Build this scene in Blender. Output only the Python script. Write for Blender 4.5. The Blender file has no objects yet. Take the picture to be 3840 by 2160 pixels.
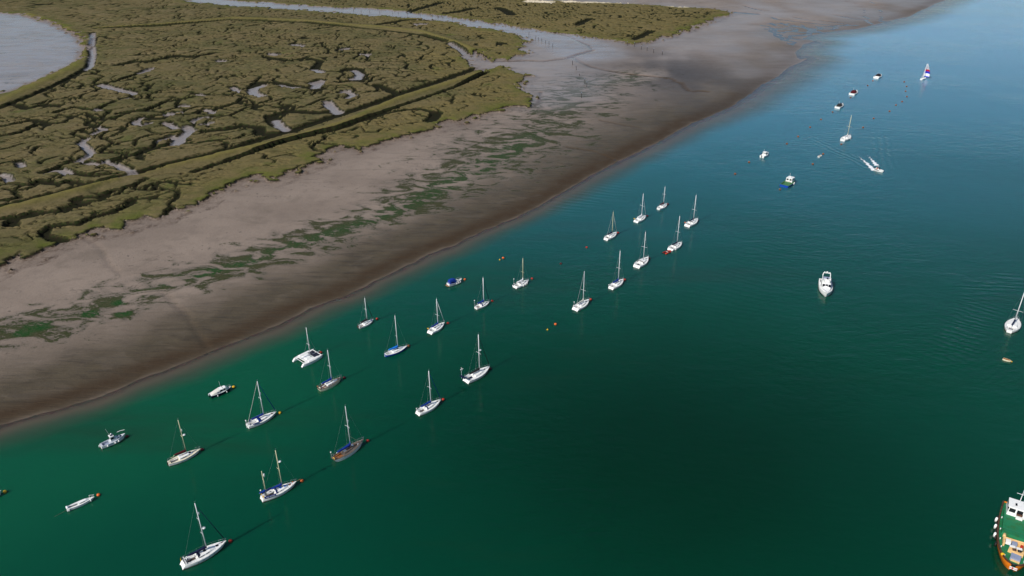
import bpy, math, random
import numpy as np
from mathutils import Vector, Matrix

# ------------------------------------------------------------------ camera, sky, sun, exposure
sc = bpy.context.scene
C = sc.collection
F, TH, H = 2956.0, math.radians(27.7), 120.0        # focal length in photo pixels, tilt below level, height above water
cam_data = bpy.data.cameras.new('camera')
cam_data.sensor_width = 36.0
cam_data.lens = 36.0 * F / 3840.0
cam_data.clip_start, cam_data.clip_end = 1.0, 20000.0
cam = bpy.data.objects.new('camera', cam_data)
C.objects.link(cam)
cam.location = (0, 0, H)
cam.rotation_euler = (math.pi / 2 - TH, 0, 0)
sc.camera = cam

SUN_AZ, SUN_EL = math.radians(226), math.radians(39)  # clockwise from +Y, the sun behind the camera's left shoulder
world = bpy.data.worlds.new('World')
sc.world = world
world.use_nodes = True
wn = world.node_tree
for n in list(wn.nodes):
    wn.nodes.remove(n)
sky = wn.nodes.new('ShaderNodeTexSky')
sky.sky_type = 'NISHITA'
sky.sun_disc = False
sky.sun_elevation, sky.sun_rotation = SUN_EL, SUN_AZ
sky.air_density, sky.dust_density, sky.ozone_density = 1.0, 0.35, 3.0
bg = wn.nodes.new('ShaderNodeBackground')
bg.inputs['Strength'].default_value = 0.088
wo = wn.nodes.new('ShaderNodeOutputWorld')
wn.links.new(sky.outputs[0], bg.inputs[0])
wn.links.new(bg.outputs[0], wo.inputs[0])
sun_data = bpy.data.lights.new('sun', 'SUN')
sun_data.energy = 5.0
sun_data.angle = math.radians(0.55)
sun_data.color = (1.0, 0.95, 0.87)
sun = bpy.data.objects.new('sun', sun_data)
C.objects.link(sun)
sun.location = (-100, -100, 300)
sun.rotation_euler = (SUN_EL - math.pi / 2, 0, -SUN_AZ)
sc.view_settings.view_transform = 'Standard'
sc.view_settings.look = 'None'
sc.view_settings.gamma = 1.0
sc.view_settings.exposure = 0.0
sc.view_settings.use_curve_mapping = False
sc.render.engine = 'CYCLES'
sc.cycles.use_denoising = True
sc.cycles.max_bounces = 5
sc.cycles.diffuse_bounces = 2
sc.cycles.glossy_bounces = 2
sc.cycles.transparent_max_bounces = 6
sc.cycles.caustics_reflective = False
sc.cycles.caustics_refractive = False

# ------------------------------------------------------------------ helpers
def un(x, y, z=0.0):
    """photo pixel (3840 x 2160) -> ground point at height z"""
    x = np.asarray(x, float); y = np.asarray(y, float)
    a = (x - 1920) / F; b = -(y - 1080) / F
    dy = math.cos(TH) + b * math.sin(TH); dz = -math.sin(TH) + b * math.cos(TH)
    t = (z - H) / dz
    return a * t, dy * t

def unp(pts, k=1.0, ox=0.0, oy=0.0, z=0.0):
    p = np.array(pts, float)
    X, Y = un(ox + p[:, 0] * k, oy + p[:, 1] * k, z)
    return np.stack([X, Y], 1)

DK = 3840 / 2576.0
ZK = 1280 / 2576.0

_rng = np.random.RandomState(7)
_perm = _rng.permutation(256); _perm = np.concatenate([_perm, _perm])
_ga = _rng.rand(256) * 2 * np.pi
_gx, _gy = np.cos(_ga), np.sin(_ga)
def perlin(x, y, seed=0):
    x = x + seed * 17.31; y = y - seed * 9.77
    xi = np.floor(x).astype(np.int64); yi = np.floor(y).astype(np.int64)
    fx = x - xi; fy = y - yi
    xi &= 255; yi &= 255
    u = fx * fx * fx * (fx * (fx * 6 - 15) + 10); v = fy * fy * fy * (fy * (fy * 6 - 15) + 10)
    def g(ix, iy, dx, dy):
        h = _perm[_perm[ix & 255] + (iy & 255)]
        return _gx[h] * dx + _gy[h] * dy
    n00 = g(xi, yi, fx, fy); n10 = g(xi + 1, yi, fx - 1, fy)
    n01 = g(xi, yi + 1, fx, fy - 1); n11 = g(xi + 1, yi + 1, fx - 1, fy - 1)
    a = n00 + u * (n10 - n00); b = n01 + u * (n11 - n01)
    return (a + v * (b - a)) * 1.5
def fbm(x, y, o=3, seed=0):
    s = 0; a = 1.0; t = 0
    for i in range(o):
        s = s + a * perlin(x * 2 ** i, y * 2 ** i, seed + i * 3); t += a; a *= 0.5
    return s / t
def sstep(a, b, x):
    t = np.clip((x - a) / (b - a), 0, 1)
    return t * t * (3 - 2 * t)
def dist_poly(X, Y, pts, closed=False, cap=60.0):
    """distance of grid points to a polyline, exact within cap"""
    d = np.full(X.shape, cap)
    n = len(pts)
    xs, ys = X[0, :], Y[:, 0]
    for i in range(n if closed else n - 1):
        a = pts[i]; b = pts[(i + 1) % n]
        i0, i1 = np.searchsorted(xs, [min(a[0], b[0]) - cap, max(a[0], b[0]) + cap])
        j0, j1 = np.searchsorted(ys, [min(a[1], b[1]) - cap, max(a[1], b[1]) + cap])
        if i1 <= i0 or j1 <= j0:
            continue
        x = X[j0:j1, i0:i1]; y = Y[j0:j1, i0:i1]
        ex, ey = b - a
        l2 = ex * ex + ey * ey + 1e-9
        t = np.clip(((x - a[0]) * ex + (y - a[1]) * ey) / l2, 0, 1)
        q = np.hypot(x - a[0] - t * ex, y - a[1] - t * ey)
        d[j0:j1, i0:i1] = np.minimum(d[j0:j1, i0:i1], q)
    return d
def inside(X, Y, pts):
    r = np.zeros(X.shape, bool)
    n = len(pts)
    for i in range(n):
        (x1, y1), (x2, y2) = pts[i], pts[(i + 1) % n]
        if y1 == y2:
            continue
        c = (y1 > Y) != (y2 > Y)
        r ^= c & (X < (x2 - x1) * (Y - y1) / (y2 - y1) + x1)
    return r

class NT:
    """small node-tree helper"""
    def __init__(self, name):
        self.m = bpy.data.materials.new(name); self.m.use_nodes = True
        self.t = self.m.node_tree
        for n in list(self.t.nodes):
            self.t.nodes.remove(n)
        self.out = self.t.nodes.new('ShaderNodeOutputMaterial')
    def n(self, kind, **kw):
        o = self.t.nodes.new(kind)
        for k, v in kw.items():
            if k.startswith('i_'):
                o.inputs[k[2:].replace('_', ' ')].default_value = v
            else:
                setattr(o, k, v)
        return o
    def l(self, a, b):
        self.t.links.new(a, b)
    def put(self, sock, v):
        if isinstance(v, bpy.types.NodeSocket):
            self.l(v, sock)
        else:
            sock.default_value = v
    def math(self, op, a, b=0.0, c=None, clamp=False):
        o = self.n('ShaderNodeMath', operation=op); o.use_clamp = clamp
        self.put(o.inputs[0], a); self.put(o.inputs[1], b)
        if c is not None:
            self.put(o.inputs[2], c)
        return o.outputs[0]
    def ramp(self, v, a, b, c=0.0, d=1.0, smooth=True):
        o = self.n('ShaderNodeMapRange', interpolation_type='SMOOTHSTEP' if smooth else 'LINEAR')
        self.put(o.inputs[0], v); self.put(o.inputs[1], a); self.put(o.inputs[2], b); self.put(o.inputs[3], c); self.put(o.inputs[4], d)
        return o.outputs[0]
    def mix(self, f, a, b):
        o = self.n('ShaderNodeMix', data_type='RGBA')
        self.put(o.inputs[0], f)
        for s, v in ((o.inputs[6], a), (o.inputs[7], b)):
            if isinstance(v, tuple):
                v = (v[0], v[1], v[2], 1.0)
            self.put(s, v)
        return o.outputs[2]
    def noise(self, vec, scale, detail=4.0, rough=0.55, dist=0.0, out=0):
        o = self.n('ShaderNodeTexNoise')
        self.l(vec, o.inputs['Vector'])
        o.inputs['Scale'].default_value = scale; o.inputs['Detail'].default_value = detail
        o.inputs['Roughness'].default_value = rough; o.inputs['Distortion'].default_value = dist
        return o.outputs[out]
    def coord(self):
        return self.n('ShaderNodeTexCoord').outputs['Object']
    def mapping(self, v, rot=0.0, scale=(1, 1, 1), loc=(0, 0, 0)):
        o = self.n('ShaderNodeMapping')
        self.l(v, o.inputs[0]); o.inputs[1].default_value = loc; o.inputs[2].default_value = (0, 0, rot); o.inputs[3].default_value = scale
        return o.outputs[0]
    def attr(self, name):
        return self.n('ShaderNodeAttribute', attribute_name=name)
    def sep(self, v):
        o = self.n('ShaderNodeSeparateXYZ'); self.l(v, o.inputs[0]); return o.outputs
    def bump(self, h, strength=0.5, dist=1.0, normal=None):
        o = self.n('ShaderNodeBump'); o.inputs['Strength'].default_value = strength; o.inputs['Distance'].default_value = dist
        self.l(h, o.inputs['Height'])
        if normal is not None:
            self.l(normal, o.inputs['Normal'])
        return o.outputs[0]
    def bsdf(self, col, rough=0.5, spec=0.5, normal=None, **kw):
        o = self.n('ShaderNodeBsdfPrincipled')
        if isinstance(col, tuple):
            col = (col[0], col[1], col[2], 1.0)
        self.put(o.inputs['Base Color'], col); self.put(o.inputs['Roughness'], rough); self.put(o.inputs['Specular IOR Level'], spec)
        if normal is not None:
            self.l(normal, o.inputs['Normal'])
        for k, v in kw.items():
            self.put(o.inputs[k.replace('_', ' ')], v)
        return o.outputs[0]
    def done(self, shader):
        self.l(shader, self.out.inputs['Surface'])
        return self.m

def tag(o, label=None, cat=None, group=None, kind=None):
    if label: o['label'] = label
    if cat: o['category'] = cat
    if group: o['group'] = group
    if kind: o['kind'] = kind
    return o

# ------------------------------------------------------------------ the shore, traced in the photograph
SHORE = [(-160, 1130), (0, 1072), (130, 1035), (240, 1000), (340, 958), (440, 925), (520, 890), (620, 850), (700, 815), (780, 775), (860, 745),
         (930, 712), (1000, 682), (1080, 640), (1150, 612), (1220, 580), (1290, 548), (1360, 515), (1440, 470), (1530, 420),
         (1600, 385), (1680, 345), (1720, 320), (1780, 295), (1838, 268), (1852, 262), (1870, 248), (1900, 225), (1950, 195), (1985, 168), (2012, 158),
         (2034, 145), (2012, 150), (2003, 142), (2000, 132), (2022, 112), (2050, 104), (2010, 96), (2050, 86), (2120, 76), (2160, 72), (2240, 52), (2290, 40), (2330, 20),
         (2375, 0), (2440, -25), (2560, -60), (2900, -110)]
SHORE_W = unp(SHORE, DK)
WATER_POLY = np.vstack([SHORE_W, [[6000, 4500], [7000, 4000], [7000, -400], [-900, -400], [-420, -60]]])

MARSH_A = [(-420, 830), (-60, 700), (0, 668), (40, 642), (80, 642), (130, 615), (180, 598), (240, 575), (300, 575), (350, 545), (400, 547),
           (440, 522), (500, 510), (530, 484), (600, 460), (640, 440), (700, 447), (735, 428), (780, 415), (812, 402), (800, 386), (850, 365),
           (900, 372), (970, 347), (1050, 332), (1095, 320), (1130, 300), (1160, 312), (1200, 284), (1270, 268), (1335, 262), (1345, 245),
           (1322, 226), (1308, 205), (1330, 190), (1300, 180), (1262, 166), (1222, 176), (1205, 172), (1170, 140), (1196, 128), (1232, 150), (1280, 146),
           (1330, 132), (1308, 118), (1330, 100), (1300, 84), (1260, 75), (1200, 66), (1130, 52), (1000, 41), (850, 30), (700, 19), (560, 11),
           (480, 3), (440, -8), (200, -22), (-500, -32), (-900, 200)]
LAGOON = [(-500, 12), (0, 30), (60, 35), (150, 65), (190, 85), (212, 118), (190, 155), (120, 187), (40, 220), (0, 233), (-400, 330)]
MARSH_B = [(470, -14), (560, -3), (700, 8), (850, 18), (950, 20), (1010, 27), (1100, 39), (1200, 50), (1280, 64), (1350, 74), (1450, 88), (1540, 99),
           (1602, 108), (1640, 100), (1680, 90), (1742, 68), (1780, 54), (1805, 42), (1842, 31), (1818, 22), (1760, 18), (1700, 14), (1560, 6),
           (1460, 1), (1330, -3), (1250, -30), (600, -40)]
MARSH_A_W, LAGOON_W, MARSH_B_W = (unp(p, DK, z=2.2) for p in (MARSH_A, LAGOON, MARSH_B))

# low grass embankments and the ditches beside them
RIDGES = [([(-200, 585), (0, 527), (180, 483), (313, 441), (533, 393), (700, 356), (859, 310), (1009, 246), (1159, 200), (1275, 163)], 2.5, 1.1),
          ([(247, 69), (400, 61), (583, 44), (767, 51), (859, 60), (959, 67), (1059, 78), (1142, 103), (1192, 124), (1219, 143)], 3.2, 0.9),
          ([(-100, 275), (0, 252), (110, 202), (190, 165), (212, 130), (205, 95), (160, 66), (70, 34)], 3.4, 0.7)]
DITCHES = [([(343, 437), (420, 416), (500, 396), (590, 374), (650, 353), (740, 327), (859, 287), (940, 262), (1009, 236), (1100, 207), (1159, 186), (1205, 170)], 3.2),
           ([(-60, 540), (0, 524), (120, 494), (210, 470), (300, 447), (343, 437)], 2.4),
           ([(490, 433), (600, 396), (720, 358), (859, 322), (960, 284), (1060, 250), (1150, 218), (1225, 184)], 1.2),
           ([(1132, 108), (1160, 125), (1175, 140), (1195, 160), (1212, 173)], 3.2),
           ([(240, 72), (400, 66), (583, 50), (767, 57), (859, 66), (959, 76), (1059, 88), (1120, 104)], 2.0),
           ([(238, 95), (229, 120), (233, 140), (226, 168), (180, 195), (100, 232), (0, 272), (-100, 300)], 2.2)]
# creeks and pools of the marsh: polyline in zoomed-photo pixels, half width in metres, wet mud showing
Z1, Z2 = (0, 0), (1280, 0)
CREEKS = [(Z1, [(755, 640), (850, 668), (1010, 705)], 3.0, 1), (Z1, [(1140, 525), (1060, 552), (910, 600), (755, 640)], 1.2, 0),
          (Z1, [(1060, 552), (1140, 520)], 2.4, 1),
          (Z1, [(700, 250), (690, 340), (703, 400), (685, 500), (660, 520)], 2.0, 1),
          (Z1, [(1985, 645), (1910, 668), (1905, 700), (1980, 725)], 3.0, 1), (Z1, [(1895, 655), (1950, 620), (2100, 625), (2250, 655), (2350, 665), (2400, 640), (2420, 615)], 2.0, 0),
          (Z1, [(2110, 640), (2180, 655), (2250, 660)], 2.4, 1), (Z1, [(2350, 630), (2420, 610), (2380, 655)], 3.0, 1), (Z1, [(2420, 545), (2380, 520), (2420, 460), (2330, 440), (2160, 460), (2010, 430)], 1.8, 0),
          (Z1, [(2430, 545), (2370, 525)], 2.6, 1),
          (Z1, [(2470, 770), (2490, 800), (2550, 845)], 2.8, 1), (Z1, [(2550, 845), (2400, 850), (2180, 840), (2050, 875), (2060, 920), (2110, 950), (2160, 975)], 2.6, 0),
          (Z1, [(2080, 905), (2110, 950), (2150, 975)], 2.2, 1), (Z1, [(1540, 990), (1700, 980), (1830, 950), (1960, 960), (1960, 1010), (2100, 1010), (2220, 985)], 2.0, 0),
          (Z1, [(1320, 1095), (1370, 1040), (1440, 985), (1410, 960)], 2.6, 1), (Z1, [(1215, 1058), (1300, 1035), (1370, 1045)], 2.2, 1), (Z1, [(1250, 930), (1290, 950), (1330, 970)], 1.9, 1),
          (Z1, [(740, 965), (800, 975), (700, 1010)], 1.7, 1), (Z1, [(650, 1050), (612, 1085), (665, 1125), (690, 1165), (630, 1200), (595, 1222)], 1.5, 1),
          (Z1, [(1070, 893), (1020, 918), (1035, 942)], 1.8, 1), (Z1, [(1080, 948), (1135, 930)], 1.6, 1), (Z1, [(1260, 860), (1370, 850)], 1.5, 1),
          (Z1, [(340, 1310), (420, 1283), (470, 1285), (510, 1303)], 1.5, 1), (Z1, [(800, 1222), (870, 1245), (910, 1262)], 1.4, 1), (Z1, [(910, 1262), (985, 1300), (1030, 1322)], 1.4, 1),
          (Z1, [(0, 1325), (50, 1330), (75, 1372)], 1.4, 1), (Z1, [(145, 1225), (165, 1268)], 1.2, 1), (Z1, [(1460, 915), (1510, 895), (1575, 888)], 1.7, 1), (Z1, [(1530, 945), (1590, 932)], 1.5, 1),
          (Z1, [(240, 1395), (290, 1365), (380, 1380), (450, 1390), (520, 1370), (640, 1395), (700, 1375)], 1.2, 0),
          (Z1, [(330, 1300), (430, 1270), (560, 1310), (700, 1330), (900, 1310)], 1.1, 0), (Z1, [(660, 1232), (730, 1240)], 2.2, 1),
          (Z1, [(1760, 660), (1790, 690)], 2.0, 1), (Z1, [(1480, 712), (1550, 725)], 2.0, 1), (Z1, [(1370, 795), (1420, 808)], 1.8, 1), (Z1, [(930, 750), (985, 742)], 2.0, 1), (Z1, [(730, 825), (748, 838)], 1.6, 1),
          (Z1, [(1555, 830), (1600, 840), (1600, 860)], 1.5, 1), (Z1, [(0, 800), (130, 790), (200, 820), (330, 790), (440, 800)], 1.8, 0), (Z1, [(480, 925), (300, 935), (120, 1010), (0, 1030)], 1.2, 0),
          (Z1, [(0, 955), (60, 945), (250, 905), (340, 925)], 1.3, 0), (Z1, [(800, 800), (700, 830), (560, 810), (420, 850)], 1.0, 0), (Z1, [(1460, 730), (1400, 745), (1250, 770), (1100, 830), (900, 860)], 1.1, 0),
          (Z1, [(1850, 760), (1600, 830), (1450, 860), (1200, 870), (1000, 900)], 1.1, 0), (Z1, [(1420, 1060), (1200, 1110), (1060, 1160), (880, 1205), (700, 1240)], 1.2, 0),
          (Z1, [(900, 490), (1000, 470), (1150, 460), (1330, 420), (1460, 430), (1620, 400)], 2.6, 0), (Z1, [(2060, 410), (2080, 415)], 4.0, 1), (Z1, [(1650, 460), (1690, 465)], 3.0, 1), (Z1, [(2220, 338), (2270, 345)], 4.0, 1),
          (Z2, [(95, 530), (140, 560), (120, 590), (80, 595)], 2.6, 1), (Z2, [(0, 540), (60, 515), (130, 520), (160, 560), (140, 600), (0, 620)], 1.8, 0),
          (Z2, [(160, 408), (200, 415)], 3.0, 1), (Z2, [(20, 370), (45, 365)], 3.5, 1), (Z2, [(275, 640), (380, 690), (450, 715)], 2.0, 0), (Z2, [(30, 960), (90, 930), (330, 860), (480, 830), (600, 825), (720, 850)], 1.2, 0),
          (Z2, [(720, 850), (690, 890), (670, 910)], 2.4, 0), (Z2, [(0, 700), (40, 690), (90, 715), (50, 740)], 2.2, 1), (Z2, [(280, 185), (500, 150), (700, 150), (900, 150)], 3.0, 0),
          (Z2, [(580, 183), (610, 183)], 5.0, 1), (Z2, [(490, 700), (470, 690)], 2.0, 0),
          (Z2, [(500, 90), (600, 65), (750, 20)], 3.5, 0), (Z2, [(800, 100), (900, 85), (1000, 60)], 3.5, 0), (Z2, [(1290, 110), (1240, 80), (1190, 60)], 4.0, 0),
          (Z2, [(2210, 295), (2280, 265), (2340, 235)], 2.4, 0), (Z2, [(1780, 185), (1880, 140), (1900, 145)], 2.5, 0)]
# creeks of the outer marsh beside the mud (zoom of the lower left)
Z4 = (0, 720)
CREEKS += [(Z4, [(0, 210), (180, 180), (250, 155), (330, 160), (450, 150), (560, 110), (650, 90), (560, 65), (620, 45), (760, 40), (860, -10)], 0.9, 0),
           (Z4, [(95, 255), (80, 230), (130, 200), (250, 180)], 1.5, 0), (Z4, [(330, 330), (345, 290), (385, 262), (480, 250), (600, 240), (700, 190), (780, 165), (880, 140), (980, 95), (1000, 60)], 1.0, 0),
           (Z4, [(480, 365), (380, 345)], 1.2, 0)]
# gullies in the mud
GULLIES = [((1980, 100), 540 / 2576, [(240, 55), (480, 120), (720, 180), (830, 240), (960, 300), (1080, 350), (1150, 440)], 0.9, 0.35),
           ((1980, 100), 540 / 2576, [(1150, 440), (980, 485), (840, 530), (700, 580), (500, 605), (260, 635), (0, 620), (-300, 630), (-640, 625)], 1.6, 0.55),
           ((1980, 100), 540 / 2576, [(820, 560), (920, 640), (1100, 725), (1400, 795), (1800, 855), (2200, 893), (2576, 940), (2640, 990), (2740, 1010), (2790, 1080), (2880, 1150), (2960, 1160), (3080, 1150), (3220, 1165)], 1.2, 0.4),
           ((0, 720), ZK, [(640, 360), (740, 410), (790, 480), (830, 560), (900, 620)], 0.30, 0.14),
           ((0, 720), ZK, [(1240, 760), (1310, 840), (1420, 930), (1460, 1010), (1500, 1080), (1560, 1150)], 0.34, 0.2),
           ((1280, 0), ZK, [(1500, 700), (1500, 770), (1450, 810)], 1.0, 0.3), ((1280, 0), ZK, [(1700, 1110), (1900, 1140), (2060, 1195)], 0.8, 0.15), ((1280, 0), ZK, [(1950, 910), (2100, 940), (2250, 965)], 0.8, 0.12)]
STREAMS = [((2560, 0), 640 / 2576, [(930, 95), (1050, 125), (1130, 150), (1270, 170)], 1.5), ((2560, 0), 640 / 2576, [(1340, 255), (1420, 292), (1700, 322), (2100, 366), (2400, 385), (2620, 378)], 2.2),
           ((2560, 0), 640 / 2576, [(790, 185), (1000, 205), (1110, 212)], 5.0), ((2560, 0), 640 / 2576, [(1680, 262), (1900, 300), (2300, 335), (2576, 385)], 1.6),
           ((2560, 0), 640 / 2576, [(2290, 230), (2576, 280), (2750, 300), (2850, 360)], 1.6), ((2560, 0), 640 / 2576, [(1660, 380), (1800, 410), (1960, 440), (1900, 520), (1660, 540)], 2.0),
           ((2560, 0), 640 / 2576, [(2060, 410), (2300, 395), (2576, 378)], 1.5), ((2560, 0), 640 / 2576, [(2440, 25), (2650, 60), (2740, 130), (2740, 230), (2800, 300)], 1.4), ((2560, 0), 640 / 2576, [(2840, 20), (2990, 120), (3000, 250), (2980, 330)], 1.4)]
FAN = [(1880, 60), (1945, 50), (2060, 62), (2150, 66), (2120, 78), (2040, 92), (2040, 106), (2010, 122), (1960, 112), (1930, 95)]
WEED = [(-60, 860), (0, 842), (80, 812), (180, 800), (250, 772), (340, 745), (420, 712), (520, 684), (600, 668), (700, 630), (800, 598), (900, 566), (1000, 528), (1060, 500), (1130, 462),
        (1200, 430), (1260, 392), (1320, 355), (1370, 318), (1410, 270), (1450, 235), (1500, 208), (1570, 200)]

# ------------------------------------------------------------------ terrain grid
def lines(segs):
    v = [segs[0][0]]
    for a, b, s in segs:
        n = max(1, int(round((b - a) / s)))
        v += list(a + (b - a) * (np.arange(1, n + 1) / n))
    return np.array(v)
gx = lines([(-6000, -2000, 1000), (-2000, -900, 150), (-900, -560, 12), (-560, -380, 2.2), (-380, -300, 1.1), (-300, 70, 0.72), (70, 160, 1.1), (160, 330, 1.7), (330, 620, 5), (620, 1200, 60), (1200, 6000, 800)])
gy = lines([(-400, 60, 40), (60, 130, 3), (130, 225, 0.95), (225, 400, 0.72), (400, 540, 1.0), (540, 760, 1.5), (760, 960, 3.0), (960, 1500, 30), (1500, 6000, 500)])
X, Y = np.meshgrid(gx, gy)
NX, NY = len(gx), len(gy)

wat = inside(X, Y, WATER_POLY)
dsh = dist_poly(X, Y, SHORE_W, cap=400.0)
shore_n = fbm(X / 22, Y / 22, 3, 1) * 1.8 + fbm(X / 7.0, Y / 7.0, 3, 5) * 1.1
dW = np.where(wat, -dsh, dsh)
dWn = dW + shore_n * sstep(0, 6, dsh + 4)
slope = 0.075 + (0.026 - 0.075) * sstep(230, 520, Y)
zland = 0.62 * (1 - np.exp(-np.maximum(dWn, 0) / 9.0)) * (1 + 0.0 * X) + 0.0042 * np.clip(dWn, 0, 140)
zland *= 1 - 0.45 * sstep(480, 640, Y) * sstep(60, 200, X)
zsea = np.maximum(slope * np.minimum(dWn, 0), -4.0)
z = np.where(dWn > 0, zland, zsea)
mudn = fbm(X / 14, Y / 14, 4, 11)
rough_near = fbm(X / 3.2, Y / 3.2, 3, 21)
z += np.where(dWn > 0, 0.10 * mudn * sstep(0, 25, dWn) + 0.035 * rough_near * sstep(1, 10, dWn), 0)
# the braided fan at the far mouth
fan_w = unp(FAN, DK, z=0.2)
fan = inside(X, Y, fan_w) * sstep(0, 10, dist_poly(X, Y, fan_w, True, 30))
rid = np.abs(perlin(X / 11 + 0.5 * fbm(X / 20, Y / 20, 2, 3), Y / 17, 8))
z = z * (1 - fan) + fan * (0.34 * (rid - 0.20))
dark = np.zeros(X.shape)      # gully floors
for org, k, pts, w, dep in GULLIES:
    P = unp(pts, k, org[0], org[1], 0.7)
    d = dist_poly(X, Y, P, cap=12) + 0.5 * w * fbm(X / 4, Y / 4, 2, 31)
    f = 1 - sstep(w * 0.35, w * 1.5, d)
    z -= dep * f
    dark = np.maximum(dark, f * (min(1.0, 0.15 + w * 0.8) if w > 0.5 else 0.10))
stream = np.zeros(X.shape)
for org, k, pts, w in STREAMS:
    P = unp(pts, k, org[0], org[1], 0.1)
    f = 1 - sstep(w * 0.6, w * 1.3, dist_poly(X, Y, P, cap=14) + 0.6 * fbm(X / 6, Y / 6, 2, 33))
    stream = np.maximum(stream, f)
z = z * (1 - stream) - 0.12 * stream

# marsh plateaus
def sdf(P):
    d = dist_poly(X, Y, P, True, 90.0)
    return np.where(inside(X, Y, P), d, -d)
edge_n = 4.6 * fbm(X / 19, Y / 19, 3, 41) + 5.5 * np.abs(fbm(X / 8, Y / 8, 3, 44)) - 1.9 - 2.2 * (1 - sstep(0.0, 0.10, np.abs(perlin(X / 12, Y / 12, 46))))
sA = np.minimum(sdf(MARSH_A_W), -sdf(LAGOON_W)); sB = sdf(MARSH_B_W)
sM = np.maximum(sA, sB)
far_k = 1 + 0.8 * sstep(420, 700, Y)
sMn = sM + edge_n * far_k
isl = 9.0 * (fbm(X / 5.5, Y / 5.5, 3, 161) - 0.22) - 0.9
sMn = np.where((sM > -8) & (sM < 3), np.maximum(sMn, np.minimum(isl, 2.0 + 0.35 * sM)), sMn)
plateau = sstep(-0.2, 0.75, sMn)
top = 2.15 + 0.22 * fbm(X / 9, Y / 9, 3, 51) + 0.14 * fbm(X / 2.6, Y / 2.6, 2, 55) + 0.25 * fbm(X / 45, Y / 45, 2, 57) - 0.12 * np.exp(-np.maximum(sMn, 0) / 2.0)
dig = np.zeros(X.shape)        # how deep each vertex is cut (0..1)
wet = np.zeros(X.shape)        # pale wet mud on the creek floor
ridge = np.zeros(X.shape); rzone = np.zeros(X.shape)
for pts, w, hgt in RIDGES:
    P = unp(pts, DK, z=2.4)
    d = dist_poly(X, Y, P, cap=22) + 0.8 * fbm(X / 8, Y / 8, 2, 61)
    ridge = np.maximum(ridge, np.exp(-(d / w) ** 2)); rzone = np.maximum(rzone, np.exp(-(d / (w + 4.5)) ** 4))
    top += hgt * np.exp(-(d / w) ** 2)
for i, (pts, w) in enumerate(DITCHES):
    P = unp(pts, DK, z=1.6)
    d = dist_poly(X, Y, P, cap=16) + 0.18 * w * fbm(X / 5, Y / 5, 2, 65 + i)
    dig = np.maximum(dig, 1 - sstep(w * 0.55, w * 1.05 + 0.5, d))
    if i in (1, 3):
        wet = np.maximum(wet, 1 - sstep(w * 0.3, w * 0.8, d))
ditch_dig = dig.copy(); dig = np.zeros(X.shape)
for i, (org, pts, w, pale) in enumerate(CREEKS):
    P = unp(pts, ZK, org[0], org[1], 1.3 if pale else 1.7)
    w = w if pale else w * 1.1
    d = dist_poly(X, Y, P, cap=14) + 0.45 * w * fbm(X / 4.5, Y / 4.5, 2, 71 + i % 9)
    dig = np.maximum(dig, 1 - sstep(w * 0.8, w * 1.1 + 0.7, d))
    if pale:
        wet = np.maximum(wet, 1 - sstep(w * 0.7, w * 1.0, d))
# side creeks: each leaves a pool, meanders, forks and tapers out
rw = random.Random(5)
def wander(p, a, n, step, w, depth):
    global dig
    pts = [p]; b = a; ph = rw.random() * 6.28
    for k in range(n):
        b = a + 0.95 * math.sin(ph + k * 0.75) + rw.uniform(-0.25, 0.25)
        p = p + np.array([math.cos(b), math.sin(b)]) * step
        pts.append(p)
        if depth and k > 2 and rw.random() < 0.20:
            wander(p, b + rw.choice((-1, 1)) * rw.uniform(0.7, 1.3), int(n * 0.55), step * 0.85, w * 0.75, depth - 1)
    for j in range(len(pts) - 1):
        wj = w * (1 - 0.6 * j / len(pts))
        d = dist_poly(X, Y, np.array(pts[j:j + 2]), cap=5)
        dig = np.maximum(dig, (1 - sstep(wj * 0.7, wj * 1.1 + 0.55, d)) * (0.95 - 0.25 * j / len(pts)))
for i, (org, pts, w, pale) in enumerate(CREEKS):
    if not pale or i % 3: continue
    P = unp(pts, ZK, org[0], org[1], 1.3)
    d0 = P[-1] - P[-2]; d1 = P[0] - P[1]
    wander(P[-1], math.atan2(d0[1], d0[0]), rw.randint(9, 17), 4.4 + 2.0 * (P[0][1] > 420), 0.65, 1)
    wander(P[0], math.atan2(d1[1], d1[0]), rw.randint(7, 13), 4.2 + 2.0 * (P[0][1] > 420), 0.6, 1)
# the finer creeks that wind through the whole marsh
inner = sstep(4, 16, sM)
ca, sa = math.cos(0.35), math.sin(0.35)
U = (X * ca + Y * sa); V = (-X * sa + Y * ca)
wx = U + 9 * fbm(U / 24, V / 24, 2, 81); wy = V + 9 * fbm(U / 24, V / 24, 2, 84)
for sx, sy, w, brk, sd in ((40, 19, 0.026, -0.40, 91), (22, 11, 0.036, -0.20, 95), (13, 6.6, 0.048, 0.10, 99), (28, 13, 0.030, -0.14, 105), (17, 9, 0.040, 0.02, 117)):
    nz = np.abs(perlin(wx / sx, wy / sy, sd))
    amt = sstep(brk - 0.22, brk + 0.28, fbm(X / 34, Y / 34, 2, sd + 2))
    ww = w * amt * (1 + 0.5 * sstep(420, 650, Y))
    c = (1 - sstep(ww * 0.5, ww * 1.1 + 0.010, nz)) * (ww > w * 0.12)
    dig = np.maximum(dig, c * inner * (0.62 if sx < 20 else 0.8))
small = 1 - sstep(0.0, 0.05, np.abs(perlin(wx / 7.5, wy / 4.2, 131)))
dig = np.maximum(dig, 0.35 * small * sstep(0.0, 0.3, fbm(X / 15, Y / 15, 2, 133)) * inner * (Y < 480))
dig = np.maximum(dig * (1 - rzone), ditch_dig)
zcut = 0.55 + 0.12 * mudn
zm = top * (1 - dig) + np.minimum(zcut, top) * dig
z = np.where(plateau > 0, z * (1 - plateau) + np.maximum(zm, 0.30) * plateau, z)
marsh = plateau
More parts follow.
